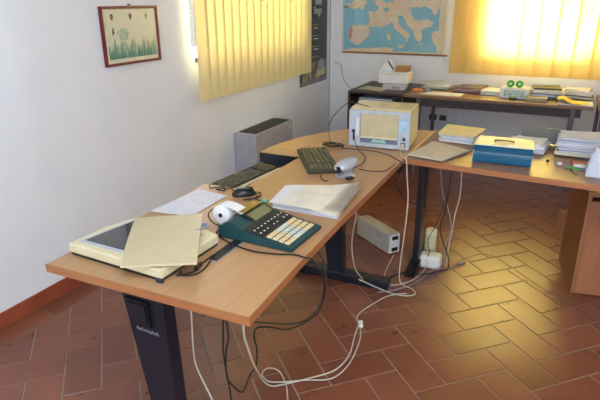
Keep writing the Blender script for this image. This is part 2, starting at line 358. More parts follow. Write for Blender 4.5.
# left wall with window opening
LY0, LY1, LZ0, LZ1 = 2.455, 4.05, 1.12, 2.25
bm = new(); T = .25
for (y0, y1, z0, z1) in ((YF, LY0, 0, ZC), (LY1, YB+T, 0, ZC), (LY0, LY1, 0, LZ0), (LY0, LY1, LZ1, ZC)):
    box(bm, (-T/2, (y0+y1)/2, (z0+z1)/2), (T, y1-y0, z1-z0))
struct('wall_left', bm, M_wall)
BX0, BX1, BZ0, BZ1 = 1.58, 3.35, .96, 2.25
bm = new()
for (x0, x1, z0, z1) in ((0, BX0, 0, ZC), (BX1, XR+T, 0, ZC), (BX0, BX1, 0, BZ0), (BX0, BX1, BZ1, ZC)):
    box(bm, ((x0+x1)/2, YB+T/2, (z0+z1)/2), (x1-x0, T, z1-z0))
struct('wall_back', bm, M_wall)
bm = new(); box(bm, (XR+T/2, (YB+YF)/2, ZC/2), (T, YB-YF, ZC)); struct('wall_right', bm, M_wall)
FX0, FX1, FZ0, FZ1 = 1.6, 4.0, .9, 2.4
bm = new()
for (x0, x1, z0, z1) in ((-T, FX0, 0, ZC), (FX1, XR+T, 0, ZC), (FX0, FX1, 0, FZ0), (FX0, FX1, FZ1, ZC)):
    box(bm, ((x0+x1)/2, YF-T/2, (z0+z1)/2), (x1-x0, T, z1-z0))
struct('wall_front', bm, M_wall)
bm = new()
y = YF
while y < YB-.01:
    y1 = min(y+.30, YB); box(bm, (.005, (y+y1)/2, .042), (.010, y1-y-.003, .084), bev=.002, seg=1); y = y1
struct('baseboard_left', bm, M_terra_b)
bm = new(); x = .011
while x < XR-.01:
    x1 = min(x+.30, XR); box(bm, ((x+x1)/2, YB-.005, .042), (x1-x-.003, .010, .084), bev=.002, seg=1); x = x1
struct('baseboard_back', bm, M_terra_b)
def window(n, axis, a0, a1, z0, z1, at):
    bm = new(); w = .05; mid = (a0+a1)/2
    def bb(x0, x1, c, d):
        if axis == 'x': box(bm, ((x0+x1)/2, at, (c+d)/2), (x1-x0, .05, d-c))
        else: box(bm, (at, (x0+x1)/2, (c+d)/2), (.05, x1-x0, d-c))
    bb(a0, a0+w, z0, z1); bb(a1-w, a1, z0, z1); bb(a0+w, a1-w, z0, z0+w); bb(a0+w, a1-w, z1-w, z1); bb(mid-w/2, mid+w/2, z0+w, z1-w)
    f = struct('window_%d' % n, bm, M_whitep)
    bm = new()
    if axis == 'x': box(bm, (mid, at, (z0+z1)/2), (a1-a0-2*w, .004, z1-z0-2*w))
    else: box(bm, (at, mid, (z0+z1)/2), (.004, a1-a0-2*w, z1-z0-2*w))
    obj('window_pane', bm, M_pane, f)
window(1, 'y', LY0, LY1, LZ0, LZ1, -.15)
window(2, 'x', BX0, BX1, BZ0, BZ1, YB+.15)
window(3, 'x', FX0, FX1, FZ0, FZ1, YF-.15)  # unseen window, made up to go with the fill behind the camera

# ------------------------------------------------------------------ vertical blinds
def slat_mesh(bm, c, w, z0, z1, ang, axis, bow=.006, n=6):
    """one slightly bowed hanging cloth slat, hem at foot"""
    rows = [z0, z0+.018, z1]
    P = []
    for side in (0, .0012):
        g = []
        for z in rows:
            rr = []
            for i in range(n+1):
                t = i/n-.5; u = t*w; d = bow*(1-4*t*t)+side
                x = u*math.cos(ang)-d*math.sin(ang); y = u*math.sin(ang)+d*math.cos(ang)
                if axis == 'x': p = (c[0]+x, c[1]-y, z)
                else: p = (c[0]+y, c[1]+x, z)
                rr.append(bm.verts.new(p))
            g.append(rr)
        P.append(g)
    for g in P:
        for a, b in zip(g, g[1:]):
            for i in range(n): bm.faces.new((a[i], a[i+1], b[i+1], b[i]))
    A, B = P
    for r in range(len(rows)-1):
        for i in (0, n): bm.faces.new((A[r][i], A[r+1][i], B[r+1][i], B[r][i]))
    for r in (0, len(rows)-1):
        for i in range(n): bm.faces.new((A[r][i], B[r][i], B[r][i+1], A[r][i+1]))
    bmesh.ops.recalc_face_normals(bm, faces=bm.faces)
lb = thing('vertical_blind', 'cream vertical blind drawn closed over the window on the left wall', 'blind', (.08, 3.28, .84))
bm = new(); box(bm, (0, 0, 1.47), (.05, 1.76, .04), bev=.003); obj('head_rail', bm, M_whitep, lb)
n = 17
for i in range(n):
    yy = -.80+i*(1.64/(n-1)); bm = new()
    slat_mesh(bm, (0, yy, 0), .128, 0, 1.45, math.radians(5), 'y', bow=.004)
    obj('slat', bm, M_blind_c, lb, True)
bm = new(); box(bm, (.0, -.885, .28), (.012, .012, .03)); obj('cord_weight', bm, M_grey, lb)
bm = new(); tube(bm, [(0, -.885, .29), (0, -.885, 1.44)], .0015, 6, 1); obj('pull_cord', bm, M_whitep, lb)
for i, yy in enumerate((.895, .905)):
    pass
bm = new(); tube(bm, [(.0, .90, -.05), (.0, .90, 1.44)], .0018, 6, 1); obj('pull_cord', bm, M_whitep, lb)
rb = thing('vertical_blind', 'yellow vertical blind glowing with daylight over the window behind the far desk', 'blind', (2.35, YB-.10, .835))
bm = new(); box(bm, (0, 0, 1.47), (2.24, .05, .04), bev=.003); obj('head_rail', bm, M_whitep, rb)
n = 15
for i in range(n):
    xx = -1.0+i*(2.06/(n-1)); bm = new()
    a = math.radians(random.choice((-14, -12, -16, -10)) if i > 3 else (-34, -30, -26, -18)[i])
    slat_mesh(bm, (xx, 0, 0), .165, 0, 1.45, a, 'x', bow=.010)
    obj('slat', bm, M_blind_y, rb, True)

# ------------------------------------------------------------------ picture on left wall
pc = thing('framed_picture', 'red framed watercolour of green plants and small balloons on the white left wall', 'picture', (.001, 1.90, 1.147))
PW, PH = .455, .315
bm = new(); fw = .014
box(bm, (.009, 0, PH-fw/2), (.018, PW, fw), bev=.002); box(bm, (.009, 0, fw/2), (.018, PW, fw), bev=.002)
for s in (-1, 1): box(bm, (.009, s*(PW/2-fw/2), PH/2), (.018, fw, PH-2*fw), bev=.002)
obj('frame', bm, M_redframe, pc)
def art_mat():
    m = bpy.data.materials.new('watercolour_print'); m.use_nodes = True; nt = m.node_tree; b = nt.nodes['Principled BSDF']
    tc = nt.nodes.new('ShaderNodeTexCoord'); sp = nt.nodes.new('ShaderNodeSeparateXYZ'); nt.links.new(tc.outputs['Object'], sp.inputs[0])
    mp = nt.nodes.new('ShaderNodeMapping'); mp.inputs['Scale'].default_value = (1, 60, 12); nt.links.new(tc.outputs['Object'], mp.inputs[0])
    nz = nt.nodes.new('ShaderNodeTexNoise'); nz.inputs['Scale'].default_value = 1; nz.inputs['Detail'].default_value = 5; nt.links.new(mp.outputs[0], nz.inputs[0])
    def math_(op, a, b_):
        k = nt.nodes.new('ShaderNodeMath'); k.operation = op
        for i, v in enumerate((a, b_)):
            if isinstance(v, (int, float)): k.inputs[i].default_value = v
            else: nt.links.new(v, k.inputs[i])
        return k.outputs[0]
    h = math_('ADD', sp.outputs['Z'], math_('MULTIPLY', math_('SUBTRACT', nz.outputs['Fac'], .5), .22))
    r = nt.nodes.new('ShaderNodeValToRGB'); e = r.color_ramp.elements
    e[0].position = .03; e[0].color = srgb((66, 118, 110)); e[1].position = .13; e[1].color = srgb((212, 212, 188))
    x = e.new(.085); x.color = srgb((128, 160, 138)); x = e.new(.06); x.color = srgb((84, 134, 122))
    nt.links.new(h, r.inputs['Fac']); nt.links.new(r.outputs['Color'], b.inputs['Base Color']); b.inputs['Roughness'].default_value = .25
    return m
bm = new(); box(bm, (.004, 0, PH/2), (.008, PW-2*fw, PH-2*fw)); obj('mount', bm, mat('cream_mount', (226, 220, 196), .3), pc)
bm = new(); box(bm, (.0088, .004, PH/2+.004), (.0012, PW-2*fw-.035, PH-2*fw-.035)); art = obj('print', bm, art_mat(), pc)
def yz(bm, pts, x=.0096, t=.0004): return yzprism(bm, pts, x-t, x)
M_ink = mat('dark_ink', (66, 52, 48), .5); M_red = mat('red_ink', (150, 60, 50), .5); M_leaf = mat('pale_green_wash', (140, 170, 140), .5, c2=(186, 196, 168), scale=(60, 60, 60))
for k, yy in enumerate((-.145, .0, .13)):
    bm = new(); yz(bm, [(yy-.013, .262), (yy-.007, .275), (yy+.007, .275), (yy+.013, .262), (yy+.005, .242), (yy-.005, .242)]); q = obj('printed_shield', bm, (M_ink, M_ink, M_leaf)[k], pc)
    bm = new(); yz(bm, [(yy-.008, .264), (yy+.008, .264), (yy, .25)], .0100); obj('shield_centre', bm, M_red, q)
bm = new(); yz(bm, [(-.155, .16), (-.135, .175), (-.14, .205), (-.148, .20), (-.152, .18)]); obj('printed_bird', bm, M_ink, pc)
bm = new()
yz(bm, [(-.07+.045*math.cos(t)*(1+.18*math.sin(5*t)), .165+.036*math.sin(t)*(1+.18*math.cos(7*t))) for t in [2*PI*i/28 for i in range(28)]])
obj('printed_tree', bm, M_leaf, pc)
for yy, hh in ((-.065, .13), (0, .15), (.06, .12)):
    bm = new(); yz(bm, [(yy-.003, .07), (yy+.003, .07), (yy+.002, hh), (yy-.002, hh)]); obj('printed_stem', bm, M_leaf, pc)
bm = new(); cyl(bm, (.008, 0, PH+.006), .004, .014, 'X', 10); obj('nail', bm, M_blackmetal, pc)

# ------------------------------------------------------------------ poster near the corner
po = thing('wall_poster', 'dark poster with white lettering hanging in the corner beside the cream blind', 'poster', (.0, 4.42, .695))
bm = new(); box(bm, (.004, 0, .55), (.004, .64, 1.1)); obj('poster_sheet', bm, mat('poster_black', (34, 36, 34), .3), po)
bm = new(); box(bm, (.0065, 0, .02), (.001, .64, .04)); obj('grey_footer', bm, mat('poster_footer', (120, 122, 116), .4), po)
bm = new(); box(bm, (.0065, .02, .125), (.001, .56, .17)); obj('photo_panel', bm, mat('poster_photo', (176, 148, 96), .4, c2=(66, 66, 54), scale=(1, 14, 12), contrast=(.4, .6)), po)
bm = new(); yzprism(bm, [(.17+.07*math.cos(t), .17+.06*math.sin(t)) for t in [2*PI*i/20 for i in range(20)]], .0075, .0082); obj('pale_dish', bm, mat('poster_dish', (150, 168, 158), .4), po)
bm = new(); yzprism(bm, [(.05, .06), (.25, .06), (.24, .13), (.06, .13)], .0075, .0082); obj('cream_pot', bm, mat('poster_cream', (206, 190, 140), .4), po)
text_mesh('lettering', 'one', .105, M_mark, po, (.0068, .02, .745), (PI/2, 0, PI/2))
text_mesh('lettering', 'lings', .105, M_mark, po, (.0068, -.005, .66), (PI/2, 0, PI/2))
M_gold = mat('gold_ink', (176, 140, 70), .5)
for k, zz in enumerate((.56, .53, .46, .43, .36, .33, .26)):
    bm = new(); box(bm, (.0066, .02+.02*(k % 2), zz), (.0006, .14-.03*(k % 2), .009)); obj('small_print', bm, M_gold if k % 2 == 0 else M_mark, po)
bm = new(); box(bm, (.006, .315, .55), (.006, .008, 1.1)); obj('edge_strip', bm, M_palegrey, po)

# ------------------------------------------------------------------ wall map
mp_ = thing('wall_map', 'large blue and cream school map of Europe on the back wall', 'map', (.69, D, .965))
def rough(pts, depth=2):
    for _ in range(depth):
        out = []
        for i in range(len(pts)):
            a, b = pts[i], pts[(i+1) % len(pts)]
            L_ = math.hypot(b[0]-a[0], b[1]-a[1]); j = random.uniform(-.16, .16)
            out += [a, ((a[0]+b[0])/2-(b[1]-a[1])*j, (a[1]+b[1])/2+(b[0]-a[0])*j)]
        pts = out
    return pts
def mx_(bm, pts, y0, y1, grow=True):
    return wallprism(bm, [(x-.69, z-.965) for x, z in pts], y0, y1)
bm = new(); mx_(bm, [(.148, .985), (1.19, .985), (1.19, 1.95), (.148, 1.95)], -.006, -.003); obj('map_sheet', bm, mat('map_cream', (214, 204, 176), .35, c2=(204, 192, 164), scale=(5, 5, 5)), mp_)
bm = new(); mx_(bm, [(.162, .998), (1.125, .998), (1.125, 1.93), (.162, 1.93)], -.0068, -.0061); obj('printed_sea', bm, mat('map_blue', (136, 188, 208), .35, c2=(122, 176, 198), scale=(4, 4, 4)), mp_)
M_land = mat('map_land', (224, 208, 180), .4, c2=(210, 192, 164), scale=(14, 14, 14)); M_pink = mat('map_pink', (206, 150, 140), .4); M_lg = mat('map_mixed', (206, 208, 188), .4, c2=(220, 180, 162), scale=(60, 60, 60), contrast=(.4, .6))
for i, (k, pts) in enumerate(LAND.items()):
    bm = new(); e = -.0078-.0002*i
    mx_(bm, pts if k == 'africa' else rough(pts, 3), e, -.0069); obj('printed_land', bm, M_pink if k == 'portugal' else (M_lg if k in ('france', 'iberia', 'centre') else M_land), mp_)
bm = new(); mx_(bm, [(.45, 1.479), (.62, 1.56), (.60, 1.66), (.72, 1.75), (.80, 1.86), (1.12, 1.92), (1.12, 1.478)], -.0078, -.0069); obj('printed_land', bm, M_lg, mp_)
for (x, z, w, h) in ((.99, 1.372, .05, .022), (.90, 1.352, .03, .012), (.88, 1.40, .05, .014), (.60, 1.39, .03, .02)):
    bm = new(); mx_(bm, [(x+w*math.cos(t)*(1+.25*math.sin(3*t)), z+h*math.sin(t)) for t in [2*PI*q/16 for q in range(16)]], -.0112, -.0104); obj('inland_sea', bm, mat('map_blue', (0, 0, 0)), mp_)
bm = new(); cyl(bm, (0, -.012, .012), .009, 1.075, 'X', 14); obj('wooden_rod', bm, mat('map_rod', (158, 104, 60), .45), mp_, True)
bm = new(); box(bm, (-.51, -.012, .45), (.05, .001, .01)); obj('printed_title', bm, M_ink, mp_)
bm = new(); tube(bm, [(.515, -.02, -.06), (.515, -.02, 1.0)], .002, 6, 1); obj('hanging_cord', bm, M_strip, mp_)

# ------------------------------------------------------------------ fan-coil heater
ht = thing('fan_coil_heater', 'grey floor heater with dark top grille under the cream blind', 'heater', (.125, 3.225, 0))
bm = new(); box(bm, (-.02, 0, .285), (.20, .62, .46), bev=.006); obj('casing', bm, mat('heater_grey', (176, 174, 180), .45), ht)
bm = new(); box(bm, (.0, 0, .262), (.216, .60, .40), bev=.004)
bm.free(); bm = new()
box(bm, (-.01, 0, .516), (.15, .57, .004)); obj('top_grille', bm, mat('heater_grille', (52, 52, 48), .5), ht)
gr = [o for o in COL.objects if o.name.startswith('top_grille')][-1]
for k in range(13):
    bm = new(); box(bm, (-.078+k*.0115, 0, .520), (.0045, .56, .005)); obj('grille_bar', bm, mat('heater_bar', (74, 74, 68), .5), gr)
bm = new(); cyl(bm, (.082, .26, .46), .010, .008, 'X', 14); obj('lock_knob', bm, M_whitep, ht)
for s in (-1, 1):
    bm = new(); box(bm, (-.02, s*.26, .0275), (.17, .05, .055)); obj('foot', bm, M_grey, ht)

# ------------------------------------------------------------------ left desk
TZ = .72
LT = [(.903, .440), (1.633, .455), (1.614, .8), (1.603, 1.2), (1.594, 1.8), (1.592, 1.955), (.852, 1.955), (.852, 1.866), (1.095, 1.867), (1.088, 1.30), (.893, 1.30)]
d1 = thing('office_desk', 'long beech office desk holding the scanner and calculator, on dark metal legs', 'desk', (1.25, .45, 0))
def loc(pts): return [(x-1.25, y-.45) for x, y in pts]
bm = new(); prism(bm, loc(LT), .692, TZ, bev=.002); o = obj('tabletop', bm, M_beech, d1)
bm = new(); prism(bm, loc([(.90, .437), (1.636, .452), (1.636, .4555), (.90, .4405)]), .6925, TZ-.0005); obj('edge_band', bm, M_edge, o)
def ring(a, b, w):   # thin band on the outer side of an edge
    v = Vector((b[0]-a[0], b[1]-a[1])); n_ = Vector((v.y, -v.x)).normalized()*w
    return [a, b, (b[0]+n_.x, b[1]+n_.y), (a[0]+n_.x, a[1]+n_.y)]
for a, b in zip(LT[1:5], LT[2:6]):
    bm = new(); prism(bm, loc(ring(a, b, .002)), .6925, TZ-.0005); obj('edge_band', bm, M_edge, o)
CT = [(.852, 1.9575), (1.592, 1.9575), (1.590, 2.75), (1.25, 2.70), (1.10, 2.60), (.985, 2.43), (.91, 2.26), (.865, 2.10)]
bm = new(); prism(bm, loc(CT), .692, TZ, bev=.002); obj('corner_tabletop', bm, mat('beech_corner', (190, 150, 104), .34, c2=(178, 136, 91), scale=(2.2, 60, 8), detail=6, contrast=(.3, .7)), d1)
def leg(y, xoff=0):
    bm = new(); wallprism(bm, [(1.138-1.25, .690), (1.302-1.25, .690), (1.315-1.25, .35), (1.326-1.25, .06), (1.237-1.25, .06), (1.202-1.25, .30)], y-.45, y-.45+.048)
    L = obj('leg', bm, M_navy, d1)
    bm = new(); box(bm, (1.27-1.25, y-.45+.0375, .03), (.62, .07, .056), bev=.008); obj('foot_beam', bm, M_navy, L)
    bm = new(); box(bm, (1.30-1.25, y-.45+.0375, .682), (.56, .05, .016)); obj('top_bracket', bm, M_navy, L)
    for s in (-1, 1):
        bm = new(); cyl(bm, (1.27-1.25+s*.28, y-.45+.0375, .004), .016, .008); obj('leveller', bm, M_black, L)
    return L
L1 = leg(.50)
bm = new(); wallprism(bm, [(1.163-1.25, .640), (1.252-1.25, .640), (1.255-1.25, .550), (1.178-1.25, .550)], .040, .0495); cap = obj('socket_cover', bm, mat('cover_black', (22, 22, 26), .35), L1)
bm = new(); wallprism(bm, [(1.176-1.25, .630), (1.242-1.25, .630), (1.245-1.25, .566), (1.188-1.25, .566)], .036, .0395); obj('recessed_panel', bm, M_navy, cap)
bm = new()
for i in range(9):
    x0 = 1.190-1.25+i*.0098
    tube(bm, [(x0, .0485, .530-.0004*i), (x0+.003, .0485, .541-.004*(i % 2)-.0004*i), (x0+.006, .0485, .529-.0004*i), (x0+.0095, .0485, .532-.0004*i)], .0009, 5, 3)
obj('script_lettering', bm, mat('logo_grey', (150, 154, 160), .4), L1)
L2 = leg(1.93)
bm = new(); box(bm, (1.30-1.25, 1.0, .60), (.04, 1.35, .06)); obj('crossbar', bm, M_navy, d1)
# cable trough in the notch
bm = new(); box(bm, (.985-1.25, 1.583-.45, .662), (.195, .55, .006)); box(bm, (.972-1.25, 1.860-.45, .665), (.236, .008, .109)); box(bm, (1.083-1.25, 1.583-.45, .69), (.003, .53, .05)); obj('cable_trough', bm, M_navy, d1)
# black cable slot in the top
bm = new(); prism(bm, loc([(1.343, .685), (1.376, .685), (1.376, .86), (1.343, .86)]), TZ+.0005, TZ+.004); sl = obj('cable_slot_cover', bm, M_black, d1)
bm = new(); prism(bm, loc([(1.339, .681), (1.381, .681), (1.381, .864), (1.339, .864)]), TZ+.0003, TZ+.0015); obj('slot_rim', bm, M_grey, sl)

# ------------------------------------------------------------------ right desk
RT = [(1.5945, 2.072), (2.95, 1.985), (2.98, 2.66), (1.5945, 2.76)]
d2 = thing('office_desk', 'right-hand beech desk under the blue box and paper piles', 'desk', (1.6, 2.1, 0))
def loc2(pts): return [(x-1.6, y-2.1) for x, y in pts]
bm = new(); prism(bm, loc2(RT), .692, TZ, bev=.002); o = obj('tabletop', bm, M_beech_x, d2)
bm = new(); prism(bm, loc2(ring(RT[0], RT[1], .002)), .6925, TZ-.0005); obj('edge_band', bm, M_edge, o)
bm = new(); prism(bm, loc2([(1.5915, 2.075), (1.601, 2.075), (1.601, 2.755), (1.5915, 2.755)]), TZ, TZ+.003); obj('joint_strip', bm, M_strip, d2)
bm = new(); box(bm, (.045, .20, .37), (.035, .07, .638), bev=.005); box(bm, (.045, .275, .37), (.02, .05, .638), bev=.004)
L = obj('leg', bm, M_blackmetal, d2)
bm = new(); yzprism(bm, [(.045, 0.004), (.045, .022), (.17, .055), (.42, .055), (.60, .022), (.60, .004)], .018, .075); obj('foot_beam', bm, M_blackmetal, L)
bm = new(); box(bm, (1.30, .28, .37), (.035, .09, .64), bev=.005); L = obj('leg', bm, M_blackmetal, d2)
bm = new(); box(bm, (1.30, .30, .03), (.05, .55, .05), bev=.006); obj('foot_beam', bm, M_blackmetal, L)
bm = new(); box(bm, (.67, .33, .655), (1.2, .035, .06)); obj('crossbar', bm, M_blackmetal, d2)

# ------------------------------------------------------------------ drawer cabinet under right desk
cb = thing('drawer_cabinet', 'beech drawer cabinet on the floor beneath the right desk', 'cabinet', (2.475, 2.352, 0), math.radians(9.5))
W_, DP, H_ = .42, .41, .555
bm = new(); box(bm, (.009, DP/2, H_/2), (.018, DP, H_-.002), bev=.001); obj('side_panel', bm, M_wood_cab, cb)
bm = new(); box(bm, (W_-.009, DP/2, H_/2), (.018, DP, H_-.002), bev=.001); obj('side_panel', bm, M_wood_cab, cb)
bm = new(); box(bm, (W_/2, .009, H_/2-.01), (W_-.038, .018, H_-.03)); obj('back_panel', bm, M_wood_cab_l, cb)
bm = new(); box(bm, (W_/2, DP/2, H_+.010), (W_+.006, DP+.006, .020), bev=.002); obj('top_panel', bm, M_wood_cab, cb)
for k in range(3):
    bm = new(); box(bm, (W_/2, DP+.010, .10+k*.18), (W_-.004, .018, .172), bev=.002); dr = obj('drawer', bm, M_wood_cab, cb)
    bm = new(); tube(bm, [(W_/2-.19, DP+.019, .14+k*.18), (W_/2-.19, DP+.045, .14+k*.18), (W_/2-.06, DP+.045, .14+k*.18), (W_/2-.06, DP+.019, .14+k*.18)], .005, 8, 1, False); obj('handle', bm, M_wood_cab_l, dr)
bm = new(); box(bm, (-.012, DP+.030, .235), (.055, .018, .15), bev=.004); obj('grip_bar', bm, M_wood_cab_l, cb)

# ------------------------------------------------------------------ far (back) desk
d3 = thing('wall_desk', 'long brown desk against the back wall beneath the map and yellow blind', 'desk', (1.5, 4.03, 0))
FZ = .715
bm = new(); box(bm, ((1.04+2.50)/2-1.5, .36, FZ-.012), (2.50-1.04, .72, .024), bev=.003); obj('tabletop', bm, M_tabletop, d3)
bm = new(); box(bm, (1.80-1.5, .04, FZ-.060), (1.25, .02, .068)); obj('apron', bm, mat('apron_dark', (62, 50, 50), .5), d3)
for xx in (1.165, 2.37):
    bm = new(); box(bm, (xx-1.5, .03, (FZ-.024)/2), (.03, .03, FZ-.026)); obj('leg', bm, M_frame_grey, d3)
    bm = new(); box(bm, (xx-1.5, .66, (FZ-.024)/2), (.03, .03, FZ-.026)); obj('leg', bm, M_frame_grey, d3)
sh = thing('shelf_unit', 'dark wooden open shelf unit in the far left corner behind the printer', 'shelf', (.78, 4.03, 0))
bm = new(); box(bm, (0, .33, FZ-.01), (.515, .66, .02), bev=.002); obj('top_panel', bm, M_brownwood, sh)
for s in (-1, 1):
    bm = new(); box(bm, (s*.247, .33, (FZ-.02)/2), (.02, .66, FZ-.021)); obj('side_panel', bm, M_brownwood, sh)
for zz in (.60, .30, .06):
    bm = new(); box(bm, (0, .34, zz), (.472, .62, .016)); obj('shelf_board', bm, M_brownwood, sh)
bm = new(); box(bm, (0, .655, .35), (.472, .008, .68)); obj('back_panel', bm, M_brownwood, sh)
d4 = thing('side_table', 'dark brown table at the right end of the far desk', 'table', (2.52, 3.95, 0))
bm = new(); box(bm, (.42, .38, .70), (.80, .74, .022), bev=.003); obj('tabletop', bm, mat('reddish_table', (128, 78, 56), .4), d4)
for xx, yy in ((.05, .05), (.79, .05), (.05, .70), (.79, .70)):
    bm = new(); box(bm, (xx, yy, .344), (.03, .03, .686)); obj('leg', bm, M_frame_grey, d4)
bm = new(); box(bm, (.42, .05, .66), (.70, .02, .05)); obj('apron', bm, M_brownwood, d4)
for (x, y_, col, nm, lab) in ((1.14, 4, M_black, 'wall_socket', 'black wall socket low on the back wall by the desk leg'), (1.24, 4, mat('brown_plate', (120, 98, 76), .5), 'wall_socket', 'brown wall socket plate low on the back wall right of the black one')):
    t = thing(nm, lab, 'socket', (x, D, .36))
    bm = new(); box(bm, (0, -.005, .018), (.072, .010, .055), bev=.002); obj('cover_plate', bm, col, t)
    bm = new(); box(bm, (0, -.011, .018), (.045, .003, .032), bev=.001); obj('socket_face', bm, M_rubber if col is M_black else M_olive, t)
bm = new(); box(bm, (1.37, D-.006, .22), (.02, .012, .50)); o = obj('cable_duct', bm, M_wall); tag(o, 'thin white vertical cable duct on the wall below the far desk', 'cable duct')

# ------------------------------------------------------------------ printer
pr = thing('laser_printer', 'yellowed laser printer seen from its back, on the desk corner', 'printer', (1.408, 2.205, TZ+.001), math.radians(4.5))
w, dp, h = .332, .255, .214
bm = new(); prism(bm, [(-w/2, .006), (w/2, .006), (w/2, dp), (-w/2, dp)], .012, h-.012, bev=.006); obj('body', bm, mat('printer_cream', (224, 210, 162), .45), pr)
bm = new(); yzprism(bm, [(.0, h-.014), (.03, h), (dp-.03, h+.004), (dp-.002, h-.02), (dp-.002, h-.03), (.0, h-.03)], -w/2, w/2)
tp = obj('top_cover', bm, mat('printer_cream', (0, 0, 0)), pr)
for k in range(11):
    bm = new(); box(bm, (-.03+k*.018, .128, h+.0040), (.004, .16, .004), rx=math.radians(1)); obj('top_rib', bm, M_lid, tp)
bm = new()
for (x0, x1, z0, z1) in ((-w/2-.002, -.105, .004, h-.008), (.105, w/2+.002, .004, h-.008), (-.105, .105, h-.026, h-.008), (-.105, .105, .004, .026)):
    box(bm, ((x0+x1)/2, -.001, (z0+z1)/2), (x1-x0, .014, z1-z0), bev=.0015, seg=1)
fr = obj('back_frame', bm, M_palegrey, pr)
bm = new(); wallprism(bm, [(-.103, .056), (.103, .056), (.103, h-.027), (.02, h-.027), (.0, h-.033), (-.02, h-.027), (-.103, h-.027)], -.003, .004); dd = obj('rear_door', bm, mat('printer_door', (200, 186, 144), .5), pr)
bm = new(); box(bm, (0, -.004, .058), (.205, .004, .010)); obj('door_lip', bm, M_cream, dd)
bm = new(); box(bm, (0, .004, .040), (.208, .004, .026)); sl = obj('paper_slot', bm, mat('slot_grey', (112, 118, 136), .5), pr)
bm = new(); wallprism(bm, [(-.045, .030), (.045, .030), (.030, .052), (.0, .045), (-.030, .052)], -.003, .001); obj('green_tab', bm, mat('tab_green', (160, 196, 186), .5), sl)
bm = new(); box(bm, (.135, -.0085, .14), (.036, .001, .065)); obj('label_sticker', bm, mat('sticker_blue', (178, 208, 222), .5, c2=(140, 180, 200), scale=(60, 60, 60)), fr)
bm = new(); box(bm, (.140, -.009, .062), (.014, .003, .018)); obj('power_switch', bm, M_black, fr)
bm = new(); box(bm, (.137, -.009, .030), (.026, .003, .026)); obj('power_socket', bm, M_black, fr)
bm = new(); box(bm, (.137, -.018, .030), (.018, .016, .020), bev=.003); obj('power_plug', bm, M_whitecord, fr)
bm = new(); box(bm, (-.140, -.009, .062), (.008, .003, .055)); obj('port_slot', bm, M_black, fr)
bm = new(); box(bm, (-.140, -.014, .090), (.014, .014, .016), bev=.002); obj('data_plug', bm, M_black, fr)
bm = new(); box(bm, (-.120, -.0085, .115), (.014, .001, .10)); obj('white_sticker', bm, M_whitep, fr)

# ------------------------------------------------------------------ scanner
sc = thing('flatbed_scanner', 'cream flatbed scanner with dark glass at the near end of the desk', 'scanner', (1.112, .50, TZ+.001), math.radians(-1.5))
fp = [(-.192, .012), (.200, .004), (.200, .285), (.07, .32), (-.08, .32), (-.155, .27), (-.187, .16)]
bm = new(); prism(bm, [(x*.97, y_+.004) for x, y_ in fp], .0, .010, bev=.002); obj('base_tray', bm, M_black, sc)
bm = new(); prism(bm, fp, .010, .042, bev=.006); bd = obj('body', bm, M_cream, sc)
bm = new(); prism(bm, [(-.170, .035), (.16, .035), (.16, .265), (-.14, .265)], .0422, .0436); bz = obj('glass_bezel', bm, M_palegrey, sc)
bm = new(); prism(bm, [(-.155, .05), (.145, .05), (.145, .25), (-.128, .25)], .0438, .0452); obj('glass', bm, M_glassdark, bz)
bm = new(); box(bm, (-.05, .20, .0457), (.05, .004, .0006)); obj('glass_print', bm, M_mark, bz)
bm = new(); box(bm, (.178, .12, .0440), (.012, .03, .004), bev=.001); obj('side_button', bm, M_whitep, bd)
bm = new(); box(bm, (.193, .004, .006), (.022, .012, .012), bev=.002); obj('rubber_foot', bm, mat('foot_navy', (40, 48, 66), .5), sc)
# lid: lying loose on the body
def lidz(u, v): return .0 + .006*math.sin(PI*v)
lq = [(1.212, .443), (1.400, .556), (1.190, .878), (1.000, .742)]
li = thing('scanner_lid', 'detached beige scanner lid lying crooked on top of the scanner', 'scanner lid', (1.206, .642, .7690))
bm = new(); sheet(bm, [(x-1.212, y_-.636) for x, y_ in lq], lidz, 10, .0075); 
o = obj('lid_panel', bm, M_lid, li, True)
bm = new(); box(bm, (.062, .110, .0135), (.030, .007, .0012), rz=math.radians(28)); box(bm, (.058, .119, .0135), (.005, .004, .0012)); obj('badge', bm, M_grey, o)

# ------------------------------------------------------------------ sheets on left desk
def flat_paper(name, quad, z, m, label, cat='paper', th=.0006, wav=.002):
    cx = sum(p[0] for p in quad)/4; cy = sum(p[1] for p in quad)/4
    bm = new(); ph = random.random()*6
    sheet(bm, [(x-cx, y_-cy) for x, y_ in quad], lambda u, v: wav*(1+math.sin(3*u+ph)*math.cos(2.5*v+ph))*.5, 8, th)
    o = obj(name, bm, m, None, True); o.location = (cx, cy, z); tag(o, label, cat); return o
flat_paper('paper_sheet', [(.900, .925), (1.078, .950), (1.076, 1.205), (.915, 1.218)], TZ+.001, mat('pale_paper', (224, 224, 232), .7), 'single white sheet lying at the wall side of the desk behind the scanner', wav=.001)
o = flat_paper('booklet', [(1.130, .870), (1.190, .862), (1.190, .912), (1.132, .918)], TZ+.001, M_paper_b, 'small white and blue booklet between scanner lid and calculator', 'booklet', .004, .0005)
bm = new(); box(bm, (.015, .0, .0052), (.02, .04, .0006)); obj('blue_cover_band', bm, mat('booklet_blue', (90, 130, 170), .5), o)

